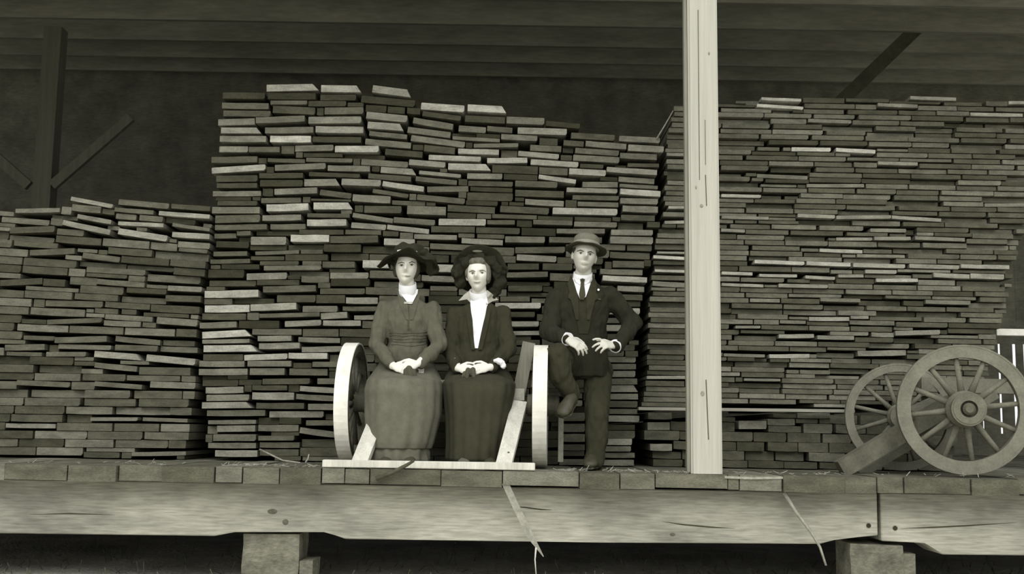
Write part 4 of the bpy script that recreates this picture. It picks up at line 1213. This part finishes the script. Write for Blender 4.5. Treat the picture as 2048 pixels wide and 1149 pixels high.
# ------------------------------------------------------------------ man leaning on the wheel
def man():
    hc = Q(1169, 512, .68)
    bm = bmesh.new()
    rot = head_mesh(bm, hc, yaw=.06, pitch=.02, roll=.16, s=1.06, jaw=.85)
    capsule(bm, hc + Vector((-.002, .02, -.07)), .054, Q(1165, 566, .75), .060)
    torso(bm, [(1165, 562, .75, .06, .06), (1167, 584, .77, .10, .065), (1164, 620, .78, .145, .095), (1160, 680, .80, .14, .10), (1165, 730, .82, .16, .12), (1168, 752, .82, .155, .12)])
    wl, wr = Q(1134, 679, .44), Q(1229, 692, .50)
    arms = (((1114, 596, .77), (1097, 664, .66), (1128, 677, .46)), ((1220, 594, .77), (1266, 648, .78), (1234, 692, .52)))
    for sh, el, w in arms:
        S, E, W = Q(*sh), Q(*el), Q(*w); capsule(bm, S, .046, E, .040); capsule(bm, E, .040, W, .027)
    H1, K1, A1 = Q(1138, 735, .80), Q(1116, 712, .42), Q(1142, 792, .46)
    H2, K2, A2 = Q(1196, 740, .82), Q(1194, 836, .62), Q(1188, 922, .58)
    capsule(bm, H1, .085, K1, .062); capsule(bm, K1, .058, A1, .042); capsule(bm, A1, .036, A1 + Vector((-.008, -.02, -.03)), .024)
    capsule(bm, H2, .085, K2, .062); capsule(bm, K2, .058, A2, .042); capsule(bm, A2, .036, A2 + Vector((0, -.03, -.015)), .02)
    hand_mesh(bm, wl, Q(1176, 701, .40) - wl, (.25, -.75, .55), (.3, 0, 1), s=1.05, curls=[(.15, .55, .3), (.25, .5, .3), (.35, .55, .35), (.45, .6, .4)], spread=.10)
    hand_mesh(bm, wr, Q(1196, 686, .42) - wr, (-.1, -.70, .62), (.0, 0, 1), s=1.05, curls=[(-.15, .45, .4), (.35, .5, .3), (.5, .55, .3), (.65, .6, .35)], spread=.22)
    me = fused(bm, VOX, 2, .4)
    p = put(link('person', me, M_SKIN_M, None, True), 'man in dark suit and brimmed hat, one foot up on the wheel hub', 'person', 'people posing on the deck')
    bv = bvh_of(me)
    face_bits(p, bv, [(1161.5, 507, 4.4), (1180.5, 509.5, 4.4)], [(1154, 502, 1161, 499.5, 1168, 503, 2.2), (1175, 504, 1182, 502.5, 1189, 507, 2.2)], (1169.5, 530, 8.5, 1.5), smile=2.0)
    JM = cloth('dark_suit_wool', 34); JD = cloth('dark_suit_lapel', 43)
    bm = bmesh.new()
    torso(bm, [(1165, 556, .76, .066, .06), (1166, 566, .77, .095, .075), (1167, 578, .77, .150, .098), (1166, 592, .77, .185, .118), (1165, 615, .77, .192, .132), (1162, 660, .78, .178, .132), (1162, 700, .79, .182, .14), (1166, 756, .80, .198, .16)])
    for sh, el, w in arms:
        sleeve(bm, [Q(*sh), Q(*el), Q(*w)], [.074, .062, .046])
    jm = fused(bm, .008, 4); wrinkled(jm, .013, 14, 2.5, (1, 1, .6)); wrinkled(jm, .004, 40, 3.0)
    link('jacket', jm, JM, p, True); jb = bvh_of(jm, me)
    neck_band('shirt_collar', p, (1165, 562, .74), (1166, 546, .715), .068, M_WHITE)
    patch('shirt_front', [(1145, 556), (1152, 560), (1166, 562), (1178, 559), (1184, 555), (1181, 568), (1172, 594), (1168, 597), (1160, 599), (1154, 585), (1148, 565)], jb, M_WHITE, p, .008, .006, 3)
    patch('collar_wing', [(1147, 552), (1156, 556), (1165, 557), (1160, 570), (1152, 565)], jb, M_WHITE, p, .018, .006, 3)
    patch('collar_wing', [(1183, 552), (1175, 556), (1165, 557), (1170, 570), (1178, 565)], jb, M_WHITE, p, .018, .006, 3)
    patch('necktie', [(1160, 559), (1165, 557), (1170, 559), (1168, 567), (1171, 590), (1168, 600), (1160, 600), (1158, 588), (1162, 567)], jb, cloth('dark_necktie', 52), p, .022, .005, 3)
    patch('waistcoat', [(1150, 590), (1160, 599), (1170, 599), (1180, 588), (1182, 640), (1176, 668), (1158, 668), (1154, 640)], jb, cloth('waistcoat_wool', 40), p, .004, .003, 5)
    patch('lapel', [(1142, 550), (1148, 566), (1156, 592), (1158, 640), (1152, 640), (1142, 600), (1136, 596), (1139, 585), (1135, 568)], jb, JD, p, .012, .006, 4)
    patch('lapel', [(1184, 548), (1181, 568), (1173, 596), (1174, 640), (1180, 640), (1190, 602), (1197, 596), (1192, 586), (1194, 566)], jb, JD, p, .012, .006, 4)
    for px, py, r, m in ((1197, 580, 2.3, M_WHITE), (1163, 574, 1.3, M_WHITE)):
        patch('pin' if m is M_WHITE else 'button', [(px + r * math.cos(t * math.pi / 4), py + r * math.sin(t * math.pi / 4)) for t in range(8)], jb, m, p, .020, .006, 1.5)
    patch('breast_pocket', [(1190, 596), (1202, 598), (1202, 600.5), (1190, 598.5)], jb, cloth('pocket_edge', 66), p, .006, .003, 2)
    TM = cloth('dark_trouser_wool', 43)
    bm = bmesh.new()
    torso(bm, [(1163, 715, .80, .165, .13), (1166, 740, .82, .175, .14), (1168, 758, .82, .165, .135)])
    capsule(bm, H1, .105, K1, .085, 18); sleeve(bm, [K1, Q(1122, 752, .41), A1 + Vector((0, 0, .02))], [.082, .074, .062])
    capsule(bm, H2, .100, K2, .080, 18); sleeve(bm, [K2, Q(1193, 890, .60), A2 + Vector((0, 0, -.01))], [.078, .070, .066])
    tm = fused(bm, .008, 4); wrinkled(tm, .012, 15, 7.7, (1, 1, .5)); wrinkled(tm, .004, 40, 2.0)
    link('trousers', tm, TM, p, True)
    shoe(p, Q(1147, 806, .47), Q(1121, 836, .33), (.0, -.45, .85), 1.1)
    a = Q(1186, 938, .5); shoe(p, Vector((a.x, .62, .012)), Vector((a.x - .03, .36, .012)), (0, 0, 1), 1.1)
    cuff_ring('shirt_cuff', p, Q(1133, 678, .450), wl - Q(1100, 662, .62), .040, .034, M_WHITE)
    cuff_ring('shirt_cuff', p, Q(1231, 692, .510), wr - Q(1262, 655, .74), .040, .034, M_WHITE)
    hair_cap(p, hc, rot, M_HAIR, 1.04)
    CM = surf('grey_felt', 98, (20, 20, 20), .12, .9)
    T = (Euler((-.14, .10, 0), 'XYZ')).to_matrix()
    brim_hat('hat', p, hc + Vector((.010, .008, .052)), T, .092, .085, .142, surf('shaded_felt_brim', 52, (20, 20, 20), .12, .9), CM, wave=.012, droop=.012, band=(surf('pale_hat_band', 124, (20, 20, 20), .1), .004, .034, (0, 2 * math.pi)), dent=.12, seed=2.0, oval=1.15)  # brim darker than the crown: shade of its underside put into the colour
    return p


woman_grey(); woman_dark(); man()
# ================================================================== sticks, splinters and litter
M_STICK = surf('dry_stick', 132, (30, 30, 30), .25)
M_CHIP = surf('fresh_chip', 176, (30, 30, 30), .2)
M_DKSTICK = surf('dark_stick', 66, (30, 30, 30), .25)


def lath(name, pts, w, t, mat, label, cat):
    bm = bmesh.new()
    n = len(pts); ring = []
    for i, (px, py, Y) in enumerate(pts):
        c = Q(px, py, Y); f = 1.0 if i < n - 1 else .12
        a = Q(*pts[max(0, i - 1)]); b = Q(*pts[min(n - 1, i + 1)]); d = (b - a).normalized(); s = d.cross(Vector((0, 1, 0))).normalized()
        ring.append([bm.verts.new(c + s * (sx * w / 2 * f) + Vector((0, sy * t / 2, 0))) for sx, sy in ((-1, -1), (1, -1), (1, 1), (-1, 1))])
    for a, b in zip(ring, ring[1:]):
        for k in range(4): bm.faces.new((a[k], a[(k + 1) % 4], b[(k + 1) % 4], b[k]))
    bm.faces.new(ring[0][::-1]); bm.faces.new(ring[-1])
    return put(bm_obj(name, bm, mat), label, cat)


def twig(name, pts, r, mat, label, cat='stick'):
    bm = bmesh.new(); P = [Q(*p) for p in pts]
    tube(bm, P, [r * (1 - .5 * i / (len(P) - 1)) for i in range(len(P))], 6)
    return put(bm_obj(name, bm, mat, None, True), label, cat)


lath('broken_lath', [(1010, 966, .03), (1030, 1010, .055), (1060, 1072, .06), (1087, 1114, .06)], .042, .012, M_STICK, 'broken pointed lath hanging down across the long beam', 'lath')
twig('dry_stalk', [(1072, 1096, -.02), (1070, 1120, -.03), (1073, 1160, -.03)], .006, M_CHIP, 'dry pale stalk standing under the broken lath')
twig('hanging_branch', [(1568, 985, .04), (1590, 1022, .06), (1622, 1065, .06), (1640, 1095, .06), (1652, 1132, .05)], .013, M_STICK, 'thin bent branch hanging in front of the long beam')
twig('dark_branch', [(752, 958, -.03), (785, 946, -.035), (815, 930, -.04), (828, 922, -.04)], .016, M_DKSTICK, 'dark forked branch lying over the deck edge below the front bar')
twig('thin_rod', [(1313, 278, 1.235), (1330, 250, 1.225), (1346, 222, 1.22)], .006, M_STICK, 'thin rod leaning in the gap atop the middle stack')
twig('long_splinter', [(520, 900, .75), (545, 912, .55), (566, 922, .30), (600, 926, .12)], .008, M_STICK, 'long pale splinter leaning against the foot of the middle stack')
twig('dry_twig', [(611, 926, .1), (616, 918, .1), (618, 909, .1)], .006, M_STICK, 'short upright twig on the deck beside the far wheel')
# wedge of offcut lying by the gap
lath('flat_splinter', [(1448, 955, .03), (1500, 957, .02), (1570, 956, .03), (1590, 952, .05)], .014, .05, M_STICK, 'flat pale splinter lying at the deck edge beside the post', 'splinter')
# shavings and straw along the edge: nobody could count them
bm = bmesh.new(); rg = random.Random(5)
for lo, hi, n in ((445, 520, 40), (520, 640, 22), (1110, 1180, 26), (1195, 1380, 60), (1450, 1700, 24), (240, 420, 14), (20, 240, 10), (1700, 2040, 12)):
    for _ in range(n):
        p = Q(rg.uniform(lo, hi), 941, rg.uniform(.0, .10)); p.z = .003 + rg.uniform(0, .012)
        d = Vector((rg.uniform(-1, 1), rg.uniform(-.6, .6), rg.uniform(-.05, .35))).normalized() * rg.uniform(.010, .045)
        bar(bm, p - d * .2, p + d, rg.uniform(.002, .004), .002)
put(bm_obj('straw_litter', bm, surf('straw', 128, (60, 60, 60), .3)), 'pale straw and shavings scattered along the deck edge', 'litter', kind='stuff')
# weeds and rubbish in the dark under the deck
bm = bmesh.new()
for _ in range(420):
    x, y = rg.uniform(-4, 4), rg.uniform(.0, 2.2)
    if any(abs(x - px_) < .32 and -.1 < y < .8 for px_ in (Q(548, 1100, .3).x, Q(1762, 1100, .3).x)): continue
    z = GROUND_Z - .02 + .035 * mnoise.noise(Vector((x * .9, y * .9, 0)))
    h = rg.uniform(.02, .10)
    p = Vector((x, y, z)); q = p + Vector((rg.uniform(-.05, .05), rg.uniform(-.04, .04), h))
    bar(bm, p, q, .006, .003)
put(bm_obj('weeds', bm, surf('dry_weed', 70, (20, 20, 20), .3)), 'dry weeds on the ground under the deck', 'weeds', kind='stuff')
